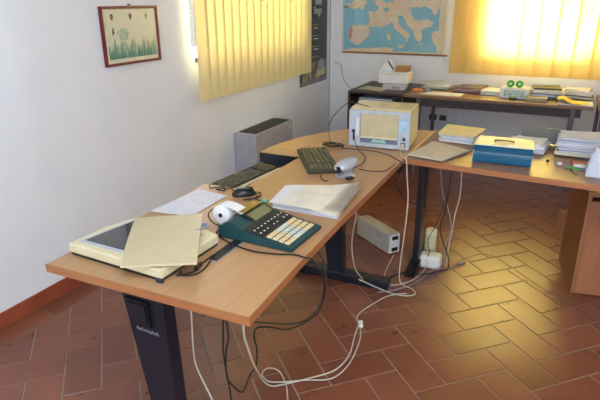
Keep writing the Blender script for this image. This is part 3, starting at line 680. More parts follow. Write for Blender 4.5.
# paper pile with plastic sleeves
pp = thing('plastic_sleeve_pile', 'pile of white documents in clear plastic sleeves at the desk edge', 'documents', (1.44, 1.33, TZ+.001))
q0 = [(1.300, 1.165), (1.600, 1.150), (1.560, 1.515), (1.275, 1.425)]
def rel(q, a=0, dx=0, dy=0, s=1):
    out = []
    for x, y_ in q:
        u, v = (x-1.44)*s, (y_-1.33)*s
        out.append((u*math.cos(a)-v*math.sin(a)+dx, u*math.sin(a)+v*math.cos(a)+dy))
    return out
z = 0
for k in range(6):
    bm = new(); sheet(bm, rel(q0, random.uniform(-.05, .05), random.uniform(-.008, .004), random.uniform(-.006, .006), .93), lambda u, v, z=z: z+.006*u*v, 8, .0016)
    obj('document', bm, M_paper_b if k % 3 == 1 else M_paper, pp, True); z += .0022
bm = new(); sheet(bm, rel([(1.285, 1.19), (1.50, 1.165), (1.46, 1.45), (1.262, 1.40)], .06, -.004, 0), lambda u, v, z=z: z+.010*u*v+.003*math.sin(6*u), 10, .0012); obj('document', bm, M_paper, pp, True)
z += .004
bm = new(); sheet(bm, rel([(1.37, 1.170), (1.585, 1.155), (1.555, 1.505), (1.35, 1.42)], .02, 0, .0), lambda u, v, z=z: z+.016*u*v+.004*math.sin(5*u+2*v), 12, .0012); obj('document', bm, mat('warm_paper', (240, 236, 226), .7), pp, True)
bm = new(); sheet(bm, rel([(1.34, 1.160), (1.612, 1.150), (1.582, 1.53), (1.33, 1.43)], .0, 0, 0), lambda u, v, z=z: z+.010+.018*u*v+.004*math.sin(7*u+5*v)-.022*max(0, u-.85)/.15*(1-.4*v), 18, .0005); obj('clear_sleeve', bm, M_sleeve, pp, True)
bm = new(); sheet(bm, rel([(1.53, 1.16), (1.622, 1.19), (1.602, 1.53), (1.52, 1.51)], .0, 0, 0), lambda u, v, z=z: z+.012+.014*v+.006*math.sin(22*v)*u-.010*u, 18, .0005); obj('clear_sleeve', bm, M_sleeve, pp, True)

# ------------------------------------------------------------------ calculator
ca = thing('printing_calculator', 'dark teal desktop calculator with cream keys and a white paper roll', 'calculator', (1.276, .842, TZ+.001), math.radians(-1.5)); ca.scale = (.92, .92, .78)
# local x: towards keys, y: across
bm = new(); pts = [(0, .0), (.31, .0), (.318, .012), (.245, .022+.0)]
def ysolid(bm, prof, y0, y1, sx=1):      # profile in xz
    return wallprism(bm, prof, y0, y1)
ysolid(bm, [(.0, .0), (.315, .0), (.318, .016), (.20, .036), (.10, .058), (.02, .062), (.0, .050)], 0, .245)
bmesh.ops.bevel(bm, geom=bm.edges[:], offset=.003, segments=2, affect='EDGES'); bd = obj('body', bm, M_teal, ca)
def slope(x):
    P = [(.0, .0622), (.02, .0622), (.10, .0582), (.20, .0363), (.318, .0163)]
    for (a, b), (c, d) in zip(P, P[1:]):
        if a <= x <= c: return b+(d-b)*(x-a)/(c-a)
    return .016
def topbox(bm, x, y_, sx, sy, sz, lift=0, bev=0):
    a = math.atan2(slope(min(x+.012, .317))-slope(max(x-.012, 0)), .024)
    box(bm, (x, y_, slope(x)+sz/2+lift), (sx, sy, sz), ry=-a, bev=bev, seg=1)
bm = new(); topbox(bm, .152, .122, .088, .235, .003); fac = obj('dark_panel', bm, M_tealdark, ca)
for r in range(2):
    for k in range(9):
        if r == 1 and k in (3, 6): continue
        bm = new(); topbox(bm, .150+r*.026, .022+k*.0245, .013, .014, .004, .003, .001); kk = obj('function_key', bm, M_tealdark if False else M_black, ca)
        bm = new(); topbox(bm, .150+r*.026, .022+k*.0245, .006, .008, .0008, .007); obj('key_marking', bm, M_mark, kk)
for r in range(4):
    for k in range(9):
        bm = new(); topbox(bm, .212+r*.0245, .026+k*.0232, .0195, .0185, .007, .001, .0018); obj('key', bm, M_keyw if (k in (3, 4, 5) and r < 4) else M_key, ca)
bm = new(); ysolid(bm, [(.040, .056), (.050, .080), (.060, .080), (.112, .052)], .085, .240); hh = obj('display_housing', bm, M_tealdark, ca)
bm = new(); box(bm, (.0865, .163, .0670), (.046, .125, .002), ry=math.radians(28.3)); obj('display_window', bm, mat('display_olive', (126, 124, 84), .2), hh)
bm = new(); ysolid(bm, [(.012, .060), (.040, .074), (.085, .062), (.095, .058), (.012, .058)], .012, .090); obj('rear_hump', bm, M_teal, ca)
bm = new(); sheet(bm, [(.0, .10), (.060, .10), (.060, .235), (.0, .235)], lambda u, v: .078+.008*u, 6, .0015); obj('tear_cover', bm, M_smoke, ca)
rl = obj('paper_roll', cyl(new(), (0, 0, 0), .037, .062, 'Y', 30, bev=.004), M_paper, ca, True)
rl.location = (-.052, .125, .052); rl.scale = (1/.92, 1/.92, 1/.78)
bm = new(); cyl(bm, (0, 0, 0), .008, .067, 'Y', 16); obj('roll_core', bm, M_black, rl)
bm = new(); tube(bm, [(.002, .083, .030), (-.056, .083, .004), (-.094, .083, .020), (-.101, .083, .06), (-.101, .167, .06), (-.094, .167, .020), (-.056, .167, .004), (.002, .167, .030)], .0026, 8, 4); obj('roll_holder', bm, M_black, ca, True)
bm = new(); sheet(bm, [(-.052, .097), (.05, .097), (.05, .153), (-.052, .153)], lambda u, v: .0995-.030*u*u, 8, .0008); obj('paper_strip', bm, M_paper, ca, True)

# ------------------------------------------------------------------ keyboards and mice
def keyboard(name, label, loc_, rz, L_, W__, base, keym, tilt=0, palm=None):
    t = thing(name, label, 'keyboard', loc_, rz); 
    if tilt: t.rotation_euler = (0, tilt, rz)
    bm = new(); box(bm, (0, 0, .009), (L_, W__, .018), bev=.004); obj('case', bm, base, t)
    rows = 6; cols = 19; y0 = -W__/2+.014+(.018 if palm else 0)
    ph = (W__/2-.008-y0)/rows; pw = (L_-.016)/cols
    for r in range(rows):
        k = 0
        while k < cols:
            n_ = 5 if (r == 0 and k == 4) else (2 if (k in (0,) and r in (1, 2, 3)) or (k == 12 and r in (1, 2)) else 1)
            if (r == 5 and k in (1, 6, 11)) or k in (14,) : k += 1; continue
            bm = new(); box(bm, (-L_/2+.008+(k+n_/2)*pw, y0+(r+.5)*ph, .021), (n_*pw-.0035, ph-.0045, .008), bev=.0015, seg=1)
            obj('key', bm, keym, t); k += n_
    if palm:
        bm = new(); box(bm, (0, -W__/2+.012, .0185), (L_-.01, .020, .003), bev=.001); obj('palm_strip', bm, palm, t)
    return t
kb2 = keyboard('computer_keyboard', 'olive grey keyboard on the desk in front of the printer', (1.212, 1.824, TZ+.001), math.atan2(-.364, .243), .40, .158, M_olive, mat('olive_keys', (96, 92, 66), .5))
kb1 = keyboard('computer_keyboard', 'dark keyboard with pale front strip resting in the desk cable trough', (.972, 1.520, TZ-.038), math.radians(85), .44, .140, mat('dark_kbd', (30, 29, 27), .5), mat('brown_keys', (82, 77, 62), .5), palm=mat('kbd_palm', (206, 198, 168), .5))
kb1.rotation_euler = (math.radians(6), 0, math.radians(85)); kb1.location.z = TZ-.041
def mouse(name, label, loc_, rz, body, L_=.105, W__=.06, H__=.034, tiltx=0):
    t = thing(name, label, 'mouse', loc_, rz)
    bm = new(); bmesh.ops.create_uvsphere(bm, u_segments=24, v_segments=14, radius=1)
    for v in bm.verts:
        x, y_, z_ = v.co; z_ = max(z_, -.15)+.15
        v.co = (x*L_/2, y_*W__/2*(1-.12*x), z_/1.15*H__*(1-.25*max(0, x)))
    obj('mouse_shell', bm, body, t, True)
    bm = new(); cyl(bm, (L_*.27, 0, H__*.78), .007, .006, 'Y', 16); obj('scroll_wheel', bm, M_rubber, t)
    for s in (-1, 1):
        bm = new(); box(bm, (L_*.24, s*W__*.22, H__*.80), (L_*.3, W__*.22, .004), ry=math.radians(16), bev=.0015); obj('mouse_button', bm, body, t)
    return t
bm_ = mouse('computer_mouse', 'black computer mouse wrapped in its cord beside the trough keyboard', (1.135, 1.245, TZ+.001), math.radians(40), mat('mouse_black', (34, 34, 36), .3))
bm = new(); box(bm, (-.012, 0, .034), (.04, .022, .003), rz=0, bev=.001); obj('grey_top_pad', bm, M_grey, bm_)
# silver device: webcam style mouse on a small foot
sv = thing('silver_webcam', 'silver rounded webcam standing on the desk between keyboard and documents', 'webcam', (1.430, 1.665, TZ+.001), math.radians(60))
bm = new(); bmesh.ops.create_uvsphere(bm, u_segments=24, v_segments=14, radius=1)
for v in bm.verts:
    x, y_, z_ = v.co; v.co = (x*.064, y_*.036*(1-.2*x), .056+z_*.026+.012*x)
obj('camera_body', bm, M_silver, sv, True)
bm = new(); prism(bm, [(-.045, -.030), (.03, -.034), (.045, .0), (.03, .03), (-.045, .028)], 0, .010, bev=.003); st = obj('stand_base', bm, M_silver, sv)
bm = new(); wallprism(bm, [(-.03, .008), (.02, .008), (.03, .042), (-.015, .040)], -.012, .012); obj('stand_stem', bm, M_grey, st)
bm = new(); cyl(bm, (-.052, -.012, .044), .014, .02, 'X', 20); obj('lens_ring', bm, M_blackmetal, sv)
bm = new(); box(bm, (-.02, -.052, .008), (.035, .022, .010), bev=.003); obj('clip_foot', bm, M_black, sv)

# ------------------------------------------------------------------ right desk things
def sheaf(name, label, quad, z, layers, cat='paper pile', cur=.0, parts='sheet_layer'):
    cx = sum(p[0] for p in quad)/4; cy = sum(p[1] for p in quad)/4
    t = thing(name, label, cat, (cx, cy, z)); zz = 0; ph = random.random()*5
    for (th, m, sc_, a, dx, dy) in layers:
        q = []
        for x, y_ in quad:
            u, v = (x-cx)*sc_, (y_-cy)*sc_
            q.append((u*math.cos(a)-v*math.sin(a)+dx, u*math.sin(a)+v*math.cos(a)+dy))
        bm = new()
        sheet(bm, q, lambda u, v, zz=zz: zz+cur*(1+math.sin(2.6*u+ph)*math.cos(1.9*v+ph))*.5, 8, th); obj(parts, bm, m, t, True); zz += th+.0006
    return t
sheaf('paper_bundle', 'thin sheaf of buff papers at the left end of the right desk', [(1.600, 2.118), (1.782, 2.080), (1.880, 2.325), (1.655, 2.455)], TZ+.0035, [(.003, M_paper_t, 1, 0, 0, 0), (.002, M_paper_t, .98, .03, 0, 0), (.002, mat('buff_paper', (212, 200, 176), .75), .98, -.02, 0, 0)], cur=.004)
sheaf('folder_stack', 'cream folder on white papers stacked left of the blue box', [(1.672, 2.505), (1.868, 2.475), (1.895, 2.70), (1.672, 2.73)], TZ+.001,
      [(.010, M_paper, .98, .02, 0, 0), (.010, M_paper_b, .99, -.03, .0, 0), (.008, M_paper, .95, .04, .006, 0), (.010, M_paper_b, 1.0, .0, 0, 0), (.006, M_folder, 1.03, .02, .0, 0), (.004, M_folder, 1.05, -.02, .004, .0)], 'folder', .003)
bx = thing('cash_box', 'blue metal box with cream lid and carry handle on the right desk', 'box', (2.055, 2.165, TZ+.001), math.radians(2)); bx.scale = (1, 1, .93)
bm = new(); w = .275; prism(bm, [(-w/2, 0), (w/2, 0), (w/2, .19), (-w/2, .19)], 0, .062, bev=.008); bd = obj('body', bm, M_blue, bx, True)
bm = new(); box(bm, (0, -.001, .040), (w-.02, .004, .006), bev=.0015); obj('seam_ridge', bm, M_blue, bd)
bm = new(); yzprism(bm, [(-.003, .063), (-.003, .078), (.012, .092), (.178, .092), (.193, .078), (.193, .063)], -w/2-.002, w/2+.002); bmesh.ops.bevel(bm, geom=bm.edges[:], offset=.003, segments=2, affect='EDGES'); ld = obj('lid_rim', bm, M_blue, bx)
bm = new(); prism(bm, [(-w/2+.008, .006), (w/2-.008, .006), (w/2-.008, .186), (-w/2+.008, .186)], .0922, .102, bev=.003); ld = obj('cream_lid', bm, mat('lid_cream', (240, 232, 196), .4), bx)
bm = new(); box(bm, (.0, .07, .1035), (.10, .035, .0025), bev=.001); obj('handle_recess', bm, M_lid, ld)
bm = new(); tube(bm, [(-.042, .075, .104), (-.038, .068, .113), (.038, .068, .113), (.042, .075, .104)], .003, 8, 3); obj('handle', bm, M_blackmetal, ld, True)
sheaf('paper_bundle', 'loose white papers lying behind the blue box', [(2.06, 2.44), (2.235, 2.43), (2.26, 2.66), (2.06, 2.68)], TZ+.001, [(.008, M_paper_b, 1, .0, 0, 0), (.006, M_paper, .97, .05, 0, 0), (.006, M_paper_b, 1, -.04, 0, 0), (.012, M_paper, .93, .08, -.006, 0), (.008, M_paper, .8, -.05, 0, 0)], cur=.006)
sheaf('grey_folder', 'crumpled grey folder standing behind the white papers near the far desk edge', [(2.10, 2.690), (2.30, 2.675), (2.29, 2.700), (2.10, 2.705)], TZ+.001, [(.085, mat('folder_grey', (120, 116, 108), .6), 1, 0, 0, 0)], 'folder', .012)
big = sheaf('paper_stack', 'tall untidy stack of white papers at the right edge of the desk', [(2.285, 2.445), (2.66, 2.43), (2.66, 2.68), (2.29, 2.68)], TZ+.001,
      [(.020, M_paper_t, 1, 0, 0, 0)]+[(random.uniform(.004, .010), random.choice((M_paper, M_paper_b, M_paper_b)), random.uniform(.93, 1.0), random.uniform(-.04, .04), random.uniform(-.006, .01), random.uniform(-.01, .006)) for _ in range(10)], 'paper stack', .016)
def pen(label, a, b, z, col, capm):
    v = Vector((b[0]-a[0], b[1]-a[1], 0)); L_ = v.length; t = thing('pen', label, 'pen', (a[0], a[1], z), math.atan2(v.y, v.x))
    bm = new(); cyl(bm, (L_*.5, 0, .004), .004, L_*.8, 'X', 12); obj('barrel', bm, col, t, True)
    bm = new(); cyl(bm, (L_*.86, 0, .004), .0046, L_*.26, 'X', 12); obj('cap', bm, capm, t, True)
    bm = new(); cyl(bm, (L_*.07, 0, .004), .001, L_*.08, 'X', 12); obj('tip', bm, capm, t, True)
pen('green and blue pen lying on the right desk beside the white bag', (2.335, 2.235), (2.44, 2.225), TZ+.001, M_green, mat('pen_blue', (60, 110, 170), .4))
pen('dark pen pointing to the near edge of the right desk', (2.395, 2.135), (2.37, 2.205), TZ+.001, M_grey, M_black)
for k, (x, y_, c, nm) in enumerate(((2.405, 2.325, (206, 112, 66), 'orange'), (2.412, 2.278, (226, 224, 216), 'white'), (2.40, 2.355, (120, 70, 40), 'brown'))):
    bm = new(); box(bm, (0, 0, .007), (.07, .024, .014), rz=.05, bev=.003); o = obj('small_packet', bm, mat('packet_'+nm, c, .5)); o.location = (x, y_, TZ+.001); tag(o, '%s small packet beside the white paper bag on the right desk' % nm, 'packet')
bm = new(); cyl(bm, (0, 0, .005), .013, .010, seg=16); o = obj('bottle_cap', bm, M_whitep, None, True); o.location = (2.315, 2.29, TZ+.001); tag(o, 'small white bottle cap on the right desk in front of the paper stack', 'cap')
bm = new(); bmesh.ops.create_uvsphere(bm, u_segments=12, v_segments=8, radius=.008); o = obj('black_bead', bm, M_black, None, True); o.location = (2.262, 2.30, TZ+.009); tag(o, 'tiny black round knob on the right desk left of the white cap', 'knob')
bg = thing('paper_bag', 'crumpled white paper bag standing at the right edge of the desk', 'bag', (2.49, 2.165, TZ+.001)); bg.scale = (1, 1, .86)
bm = new(); wallprism(bm, [(-.062, 0), (.075, 0), (.085, .09), (.06, .165), (.0, .15), (-.035, .155), (-.05, .10)], -.035, .045)
bmesh.ops.subdivide_edges(bm, edges=bm.edges[:], cuts=3, use_grid_fill=True)
for v in bm.verts:
    if v.co.z > .005: v.co += Vector((random.uniform(-1, 1), random.uniform(-1, 1)-(v.co.z/.16)*0, random.uniform(-.6, .6)))*.004; v.co.y *= 1-.5*v.co.z/.165
obj('bag_body', bm, mat('bag_white', (214, 216, 226), .75), bg)
bm = new(); wallprism(bm, [(-.05, .01), (-.02, .01), (-.028, .15), (-.045, .10)], -.042, -.037); obj('side_fold', bm, M_paper_b, bg)
bm = new(); box(bm, (0, 0, .004), (.15, .055, .008), rz=math.radians(62), bev=.001); o = obj('dark_strap', bm, M_navy); o.location = (2.43, 2.40, TZ+.001); tag(o, 'dark blue flat ruler in front of the tall paper stack', 'ruler')

# ------------------------------------------------------------------ floor things
ps = thing('power_supply_box', 'pale grey metal power supply box on the tiles between the desk legs', 'power supply', (1.480, 2.40, 0), math.radians(-36))
bm = new(); box(bm, (-.175, .0, .072), (.35, .085, .128), bev=.006); cs = obj('case', bm, mat('psu_grey', (176, 172, 158), .45), ps)
bm = new(); box(bm, (.001, 0, .072), (.004, .074, .118), bev=.001); fp_ = obj('socket_face', bm, M_whitep, ps)
for zz, m in ((.112, M_black), (.075, M_whitep), (.036, M_black)):
    bm = new(); box(bm, (.005, .0, zz), (.006, .045, .024), bev=.002); obj('outlet', bm, m, fp_)
bm = new()
for k in range(7): box(bm, (-.07-.008*k, -.0432, .105), (.004, .001, .022))
obj('vent_slot', bm, M_grey, cs)
for sx in (-.32, -.03):
    bm = new(); box(bm, (sx, 0, .004), (.03, .07, .008)); obj('rubber_foot', bm, M_black, ps)
wt = thing('plug_adapter', 'white rounded power adapter block on the floor by the black desk leg', 'adapter', (1.722, 2.335, 0), math.radians(5))
bm = new(); box(bm, (0, 0, .042), (.125, .085, .082), bev=.022, seg=4); ab = obj('housing', bm, mat('adapter_white', (222, 220, 206), .4), wt, True)
bm = new(); box(bm, (-.02, -.043, .045), (.002, .002, .05)); obj('seam', bm, M_grey, ab)
bt = thing('cream_canister', 'tall cream cylinder standing behind the white adapter on the floor', 'canister', (1.690, 2.455, 0))
bm = new(); lathe(bm, [(.030, 0), (.034, .004), (.034, .15), (.033, .155)]); obj('cylinder_body', bm, mat('canister_cream', (206, 200, 158), .45), bt, True)
bm = new(); lathe(bm, [(.0345, .1555), (.0345, .182), (.030, .188), (.010, .189)]); obj('cap', bm, M_cream, bt, True)
bm = new(); box(bm, (0, -.034, .11), (.016, .002, .004)); obj('logo_mark', bm, M_grey, bt)

# ------------------------------------------------------------------ things on the far desk
Z3 = FZ+.001
def carton(name, label, c, s, rz, m, cat='box', extra=None):
    t = thing(name, label, cat, c, rz)
    bm = new(); box(bm, (0, 0, s[2]/2), s, bev=.003); b = obj('carton_body', bm, m, t)
    if extra: extra(t, s)
    return t
flat_paper('paper_sheet', [(.58, 4.12), (.82, 4.08), (.84, 4.30), (.60, 4.34)], Z3, M_paper_t, 'buff sheet lying on the dark shelf unit near the corner', wav=.006)
def exA(t, s):
    bm = new(); box(bm, (.02, -s[1]/2-.001, .02), (.07, .002, .02)); obj('end_label', bm, M_grey, t)
carton('flat_box', 'flat grey and white box at the bottom of the pile on the shelf unit', (.875, 4.34, Z3), (.20, .24, .052), .12, mat('box_greywhite', (196, 198, 202), .6), 'box', exA)
def exB(t, s):
    bm = new(); box(bm, (0, -s[1]/2-.001, s[2]-.012), (s[0]-.03, .002, .008)); obj('lid_line', bm, M_paper_t, t)
    bm = new(); box(bm, (s[0]/2+.001, 0, s[2]/2), (.002, s[1]-.02, s[2]-.02)); obj('side_flap', bm, M_folder, t)
carton('white_carton', 'white carton resting on the flat box beneath the map', (.865, 4.35, Z3+.054), (.27, .22, .095), .06, M_paper, 'box', exB)
pk = thing('paper_packet', 'crumpled white paper packet with black band on the white carton', 'packet', (.805, 4.33, Z3+.150))
bm = new(); wallprism(bm, [(-.08, 0), (.065, 0), (.05, .03), (.0, .098), (-.03, .07), (-.055, .03)], -.04, .05)
bmesh.ops.subdivide_edges(bm, edges=bm.edges[:], cuts=3, use_grid_fill=True)
for v in bm.verts:
    if v.co.z > .004: v.co += Vector((random.uniform(-1, 1), random.uniform(-1, 1), random.uniform(-.5, .5)))*.004
obj('packet_body', bm, M_paper, pk)
bm = new(); box(bm, (.028, -.047, .060), (.012, .006, .085), ry=math.radians(-35)); obj('black_band', bm, M_black, pk)
carton('cardboard_box', 'small brown cardboard box on the white carton', (.935, 4.35, Z3+.150), (.105, .10, .052), -.08, M_card, 'box', lambda t, s: obj('tape', box(new(), (0, 0, s[2]+.001), (s[0], .03, .001)), M_folder, t))
bm = new(); box(bm, (0, 0, .012), (.085, .05, .024), bev=.008); o = obj('orange_case', bm, M_orange, None, True); o.location = (1.105, 4.24, Z3); tag(o, 'small orange case on the far desk right of the white carton', 'case')
sheaf('paper_bundle', 'low heap of white and green papers on the far desk under the map', [(1.10, 4.42), (1.34, 4.38), (1.36, 4.60), (1.12, 4.64)], Z3, [(.012, mat('greenish_paper', (176, 192, 176), .7), 1, .0, 0, 0), (.012, M_paper_t, .95, .1, 0, 0), (.010, M_paper, .9, -.1, .02, 0), (.008, M_paper_t, .8, .1, -.03, 0)], cur=.008)
bm = new(); box(bm, (0, 0, .014), (.045, .04, .028), bev=.006); o = obj('grey_gadget', bm, M_grey, None, True); o.location = (1.185, 4.30, Z3); tag(o, 'small grey gadget between orange case and papers on the far desk', 'gadget')
flat_paper('paper_sheet', [(1.14, 4.10), (1.50, 4.09), (1.52, 4.26), (1.24, 4.28)], Z3, M_paper, 'white sheet lying flat at the front of the far desk')
sheaf('folder_stack', 'mauve and dark folders stacked on the far desk left of the yellow blind', [(1.40, 4.30), (1.63, 4.28), (1.68, 4.52), (1.44, 4.54)], Z3, [(.010, mat('dark_folder', (92, 76, 84), .5), 1, .0, 0, 0), (.012, mat('mauve_folder', (150, 116, 122), .5), .97, .05, 0, 0), (.010, mat('mauve_folder', (0, 0, 0)), .98, -.04, 0, .01), (.008, mat('dark_folder2', (96, 84, 92), .5), .95, .1, 0, .02)], 'folder', .006)
sheaf('paper_bundle', 'white papers on the far desk left of the labelled white box', [(1.64, 4.28), (1.80, 4.27), (1.80, 4.50), (1.64, 4.52)], Z3, [(.010, M_paper, 1, .0, 0, 0), (.010, mat('greenish_paper', (0, 0, 0)), .98, .03, 0, 0), (.012, M_paper, .95, -.03, 0, 0)], cur=.003)
def exC(t, s):
    bm = new(); box(bm, (0, -s[1]/2-.001, s[2]*.5), (s[0]*.7, .002, s[2]*.62)); q = obj('green_label', bm, mat('label_green', (120, 176, 150), .5, c2=(188, 200, 186), scale=(50, 50, 90), contrast=(.45, .55)), t)
    for dz in (-.014, .006):
        bm = new(); box(bm, (0, -s[1]/2-.0025, s[2]*.5+dz), (s[0]*.5, .001, .006)); obj('label_stripe', bm, M_paper, q)
carton('labelled_box', 'white box with green label on the far desk under the yellow blind', (1.915, 4.29, Z3), (.225, .18, .078), 0, M_paper, 'box', exC)
for k, xx in enumerate((1.875, 1.945)):
    bm = new(); tube(bm, [(.020*math.cos(t), .0, .031+.020*math.sin(t)) for t in [2*PI*i/24 for i in range(25)]], .0115, 10, 1)
    bmesh.ops.scale(bm, vec=(1, 1.5, 1), verts=bm.verts)
    o = obj('tape_roll', bm, mat('green_tape', (50, 165, 70), .35), None, True); o.location = (xx, 4.27, Z3+.0785); tag(o, '%s green tape roll standing on the labelled white box' % ('left' if k == 0 else 'right'), 'tape roll', 'green tape rolls on the white box')
bm = new(); cyl(bm, (0, 0, .009), .033, .018, seg=20, bev=.004); o = obj('round_tin', bm, mat('tin_olive', (60, 62, 46), .4), None, True); o.location = (1.915, 4.14, Z3); tag(o, 'flat dark round tin in front of the labelled white box', 'tin')
carton('tray_box', 'low beige tray box at the front of the far desk right of the tin', (2.09, 4.15, Z3), (.165, .10, .030), 0, mat('tray_beige', (166, 148, 118), .6), 'box', lambda t, s: obj('tray_inside', box(new(), (0, 0, s[2]+.0006), (s[0]-.02, s[1]-.02, .001)), M_brownwood, t))
sheaf('folder_stack', 'grey folders and papers topped by a dark folder behind the beige tray', [(2.04, 4.26), (2.29, 4.25), (2.30, 4.52), (2.05, 4.53)], Z3, [(.014, mat('slate_folder', (84, 88, 96), .5), 1, 0, 0, 0), (.012, M_paper_b, .95, .06, 0, 0), (.014, M_grey, .95, -.08, 0, 0), (.012, M_paper, .93, .1, 0, 0), (.010, M_paper_t, .9, -.1, .01, 0), (.012, mat('charcoal_folder', (48, 50, 46), .4), .85, .16, -.02, .02)], 'folder', .008)
sheaf('paper_bundle', 'jumbled papers and booklets on the far desk behind the yellow sheet', [(2.27, 4.36), (2.50, 4.33), (2.50, 4.58), (2.28, 4.60)], Z3, [(.014, M_paper_t, 1, 0, 0, 0), (.012, mat('booklet_olive', (112, 110, 84), .6), .95, .08, 0, 0), (.012, M_paper, .95, -.06, 0, 0), (.010, M_paper_t, .92, .12, 0, 0), (.014, M_paper, .85, -.14, 0, .02)], cur=.010)
ys = thing('yellow_papers', 'bright yellow curled paper on white sheets at the right end of the far desk', 'paper', (2.365, 4.15, Z3))
bm = new(); sheet(bm, [(-.115, -.095), (.135, -.115), (.135, .08), (-.105, .10)], lambda u, v: .002, 6, .006); obj('white_sheet', bm, M_paper, ys)
bm = new(); sheet(bm, [(-.12, -.09), (.085, -.11), (.09, .08), (-.115, .10)], lambda u, v: .010+.034*math.exp(-((u-.15)/.25)**2)+.006*math.sin(4*v), 14, .002); obj('yellow_sheet', bm, M_yellow, ys, True)
carton('dark_box', 'dark object standing on the side table at the right edge of the photo', (2.60, 4.14, .712), (.11, .12, .07), 0, mat('dark_item', (70, 66, 66), .5), 'box', lambda t, s: obj('lid_line', box(new(), (0, -s[1]/2-.001, .05), (s[0], .002, .004)), M_grey, t))
sheaf('paper_bundle', 'white papers lying on the shelf inside the dark shelf unit', [(.60, 4.10), (.92, 4.10), (.92, 4.40), (.60, 4.40)], .609, [(.012, M_paper_b, 1, 0, 0, 0), (.012, M_grey, .95, .03, 0, 0), (.010, M_paper_b, .97, -.03, 0, 0)], cur=.001)

# ------------------------------------------------------------------ cables
def cable(key, name, label, r, m, pts=None, extra=None):
    bm = new(); P = [tuple(p) for p in (pts or CABLE[key])]
    P = [(x, y_, max(z_, r+.0006)) for x, y_, z_ in P]
    o = tube(bm, P, r, 8, 6); o = obj(name, bm, m, None, True); tag(o, label, 'cable'); return o, P
CW = CABLE
o, P = cable('near_white', 'loose_cable', 'white cord hanging straight down just right of the near desk leg', .0028, M_whitecord, [(1.305, .62, .690)]+CW['near_white']+[(1.39, .62, .10), (1.42, .66, .004), (1.50, .80, .004)])
cable('black_pair_a', 'loose_cable', 'black cord hanging vertically under the near desk edge right of the white one', .003, M_rubber, [(1.405, .66, .690)]+CW['black_pair_a']+[(1.42, .67, .08), (1.44, .75, .004), (1.55, .85, .004)])
cable('black_pair_b', 'loose_cable', 'black cord looping sideways below the desk corner', .003, M_rubber, [(1.395, .68, .690)]+[(x+dx, y_, z_) for (x, y_, z_), dx in zip(CW['black_pair_b'][:5], (.006, .026, .028, .014, .004))]+[(1.41, .74, .18)]+CW['black_pair_b'][6:]+[(1.60, .95, .43), (1.64, .93, .52), (1.652, .915, .60), (1.640, .93, .66), (1.600, .95, .690)])
cable('calc_cord', 'calculator_cord', 'black cord from the calculator falling over the long desk edge', .0028, M_rubber, [(1.262, .862, .735), (1.270, .845, .724)]+[(x, y_, TZ+.004) if z_ > .71 else (x, y_, z_) for x, y_, z_ in CW['calc_cord'][1:6]]+[(1.640, .826, .722), (1.6455, .84, .700)]+CW['calc_cord'][7:])
c, P = cable('white_connector', 'white_lead', 'white lead with plug running from the desk corner across the tiles', .0035, M_whitecord, [(1.52, .60, .690)]+CW['white_connector'][:3]+[(1.437, .795, .25), (1.368, .933, .10), (1.346, .999, .012)]+CW['white_connector'][4:])
e = Vector(P[-1]); bm = new(); box(bm, (e.x+.008, e.y+.018, .010), (.020, .042, .016), rz=.4, bev=.003); obj('plug', bm, M_whitep, c)
cable('white_loop', 'white_lead', 'white lead curling in a loop on the tiles below the desk corner', .003, M_whitecord, CW['white_loop'][:5]+[(x, y_, .011) for x, y_, z_ in CW['white_loop'][5:8]]+[(x+.012, y_-.012, z_) for x, y_, z_ in CW['white_loop'][8:]])
pw = CW['white_printer']
cable('white_printer', 'loose_cable', 'white power cord dropping from the printer socket to a loop on the floor', .0032, M_whitecord, [(1.550, 2.158, .752), (1.556, 2.125, .735), (1.575, 2.08, .7255), (1.600, 2.056, .7255), (1.612, 2.045, .715)]+pw[3:7]+[(1.62, 2.03, .05)]+[(x, y_, .013) for x, y_, z_ in pw[8:12]]+pw[12:13]+[(1.435, 1.90, .06)]+pw[13:]+[(1.50, 1.60, .690)])
cable('printer_mouse', 'loose_cable', 'black cord from the printer port to the silver webcam', .0022, M_rubber, [(1.285, 2.150, .812), (1.295, 2.13, .79), (1.325, 2.10, .735)]+[(x, y_, TZ+.004) for x, y_, z_ in CW['printer_mouse'][3:5]]+[(1.425, 1.74, .735), (1.435, 1.715, .755)])
cable('coil_up', 'loose_cable', 'black cord arching from its coil up to the printer top', .0022, M_rubber, [(1.19, 2.17, .724), (1.15, 2.19, .724), (1.11, 2.23, .724)]+CW['coil_up'][3:6]+[(1.18, 2.35, .935), (1.25, 2.30, .938), (1.33, 2.25, .938)])
bm = new(); cpts = []
for i in range(61):
    t = i/60*2*PI*3.5; cpts.append((1.172+.055*math.cos(t)+.006*math.sin(3.1*t), 2.125+.03*math.sin(t)+.004*math.cos(2.3*t), TZ+.004+.010*abs(math.sin(t*.37))+i*.0001))
tube(bm, cpts, .0024, 6, 2); o = obj('coiled_cable', bm, M_rubber, None, True); tag(o, 'small coil of black cord on the desk left of the printer', 'cable')
cable('desk_black', 'loose_cable', 'black cord bending in front of the printer and over the desk corner', .0022, M_rubber, [(x, y_, TZ+.0035) if z_ > .72 else (x, y_, z_) for x, y_, z_ in ([(1.232, 2.10, .73), (1.247, 2.118, .73), (1.30, 2.12, .73), (1.38, 2.13, .73), (1.49, 2.10, .73), (1.56, 2.03, .73), (1.59, 2.00, .73)])]+[(1.600, 1.995, .715), (1.603, 2.0, .68)]+CW['desk_black'][7:])
cable('desk_black2', 'loose_cable', 'short black cord curving from the silver webcam to the desk edge', .0022, M_rubber, [(1.445, 1.79, TZ+.0035)]+[(x, y_, TZ+.0035) for x, y_, z_ in CW['desk_black2'][1:4]]+[(1.583, 1.95, TZ+.0035)])
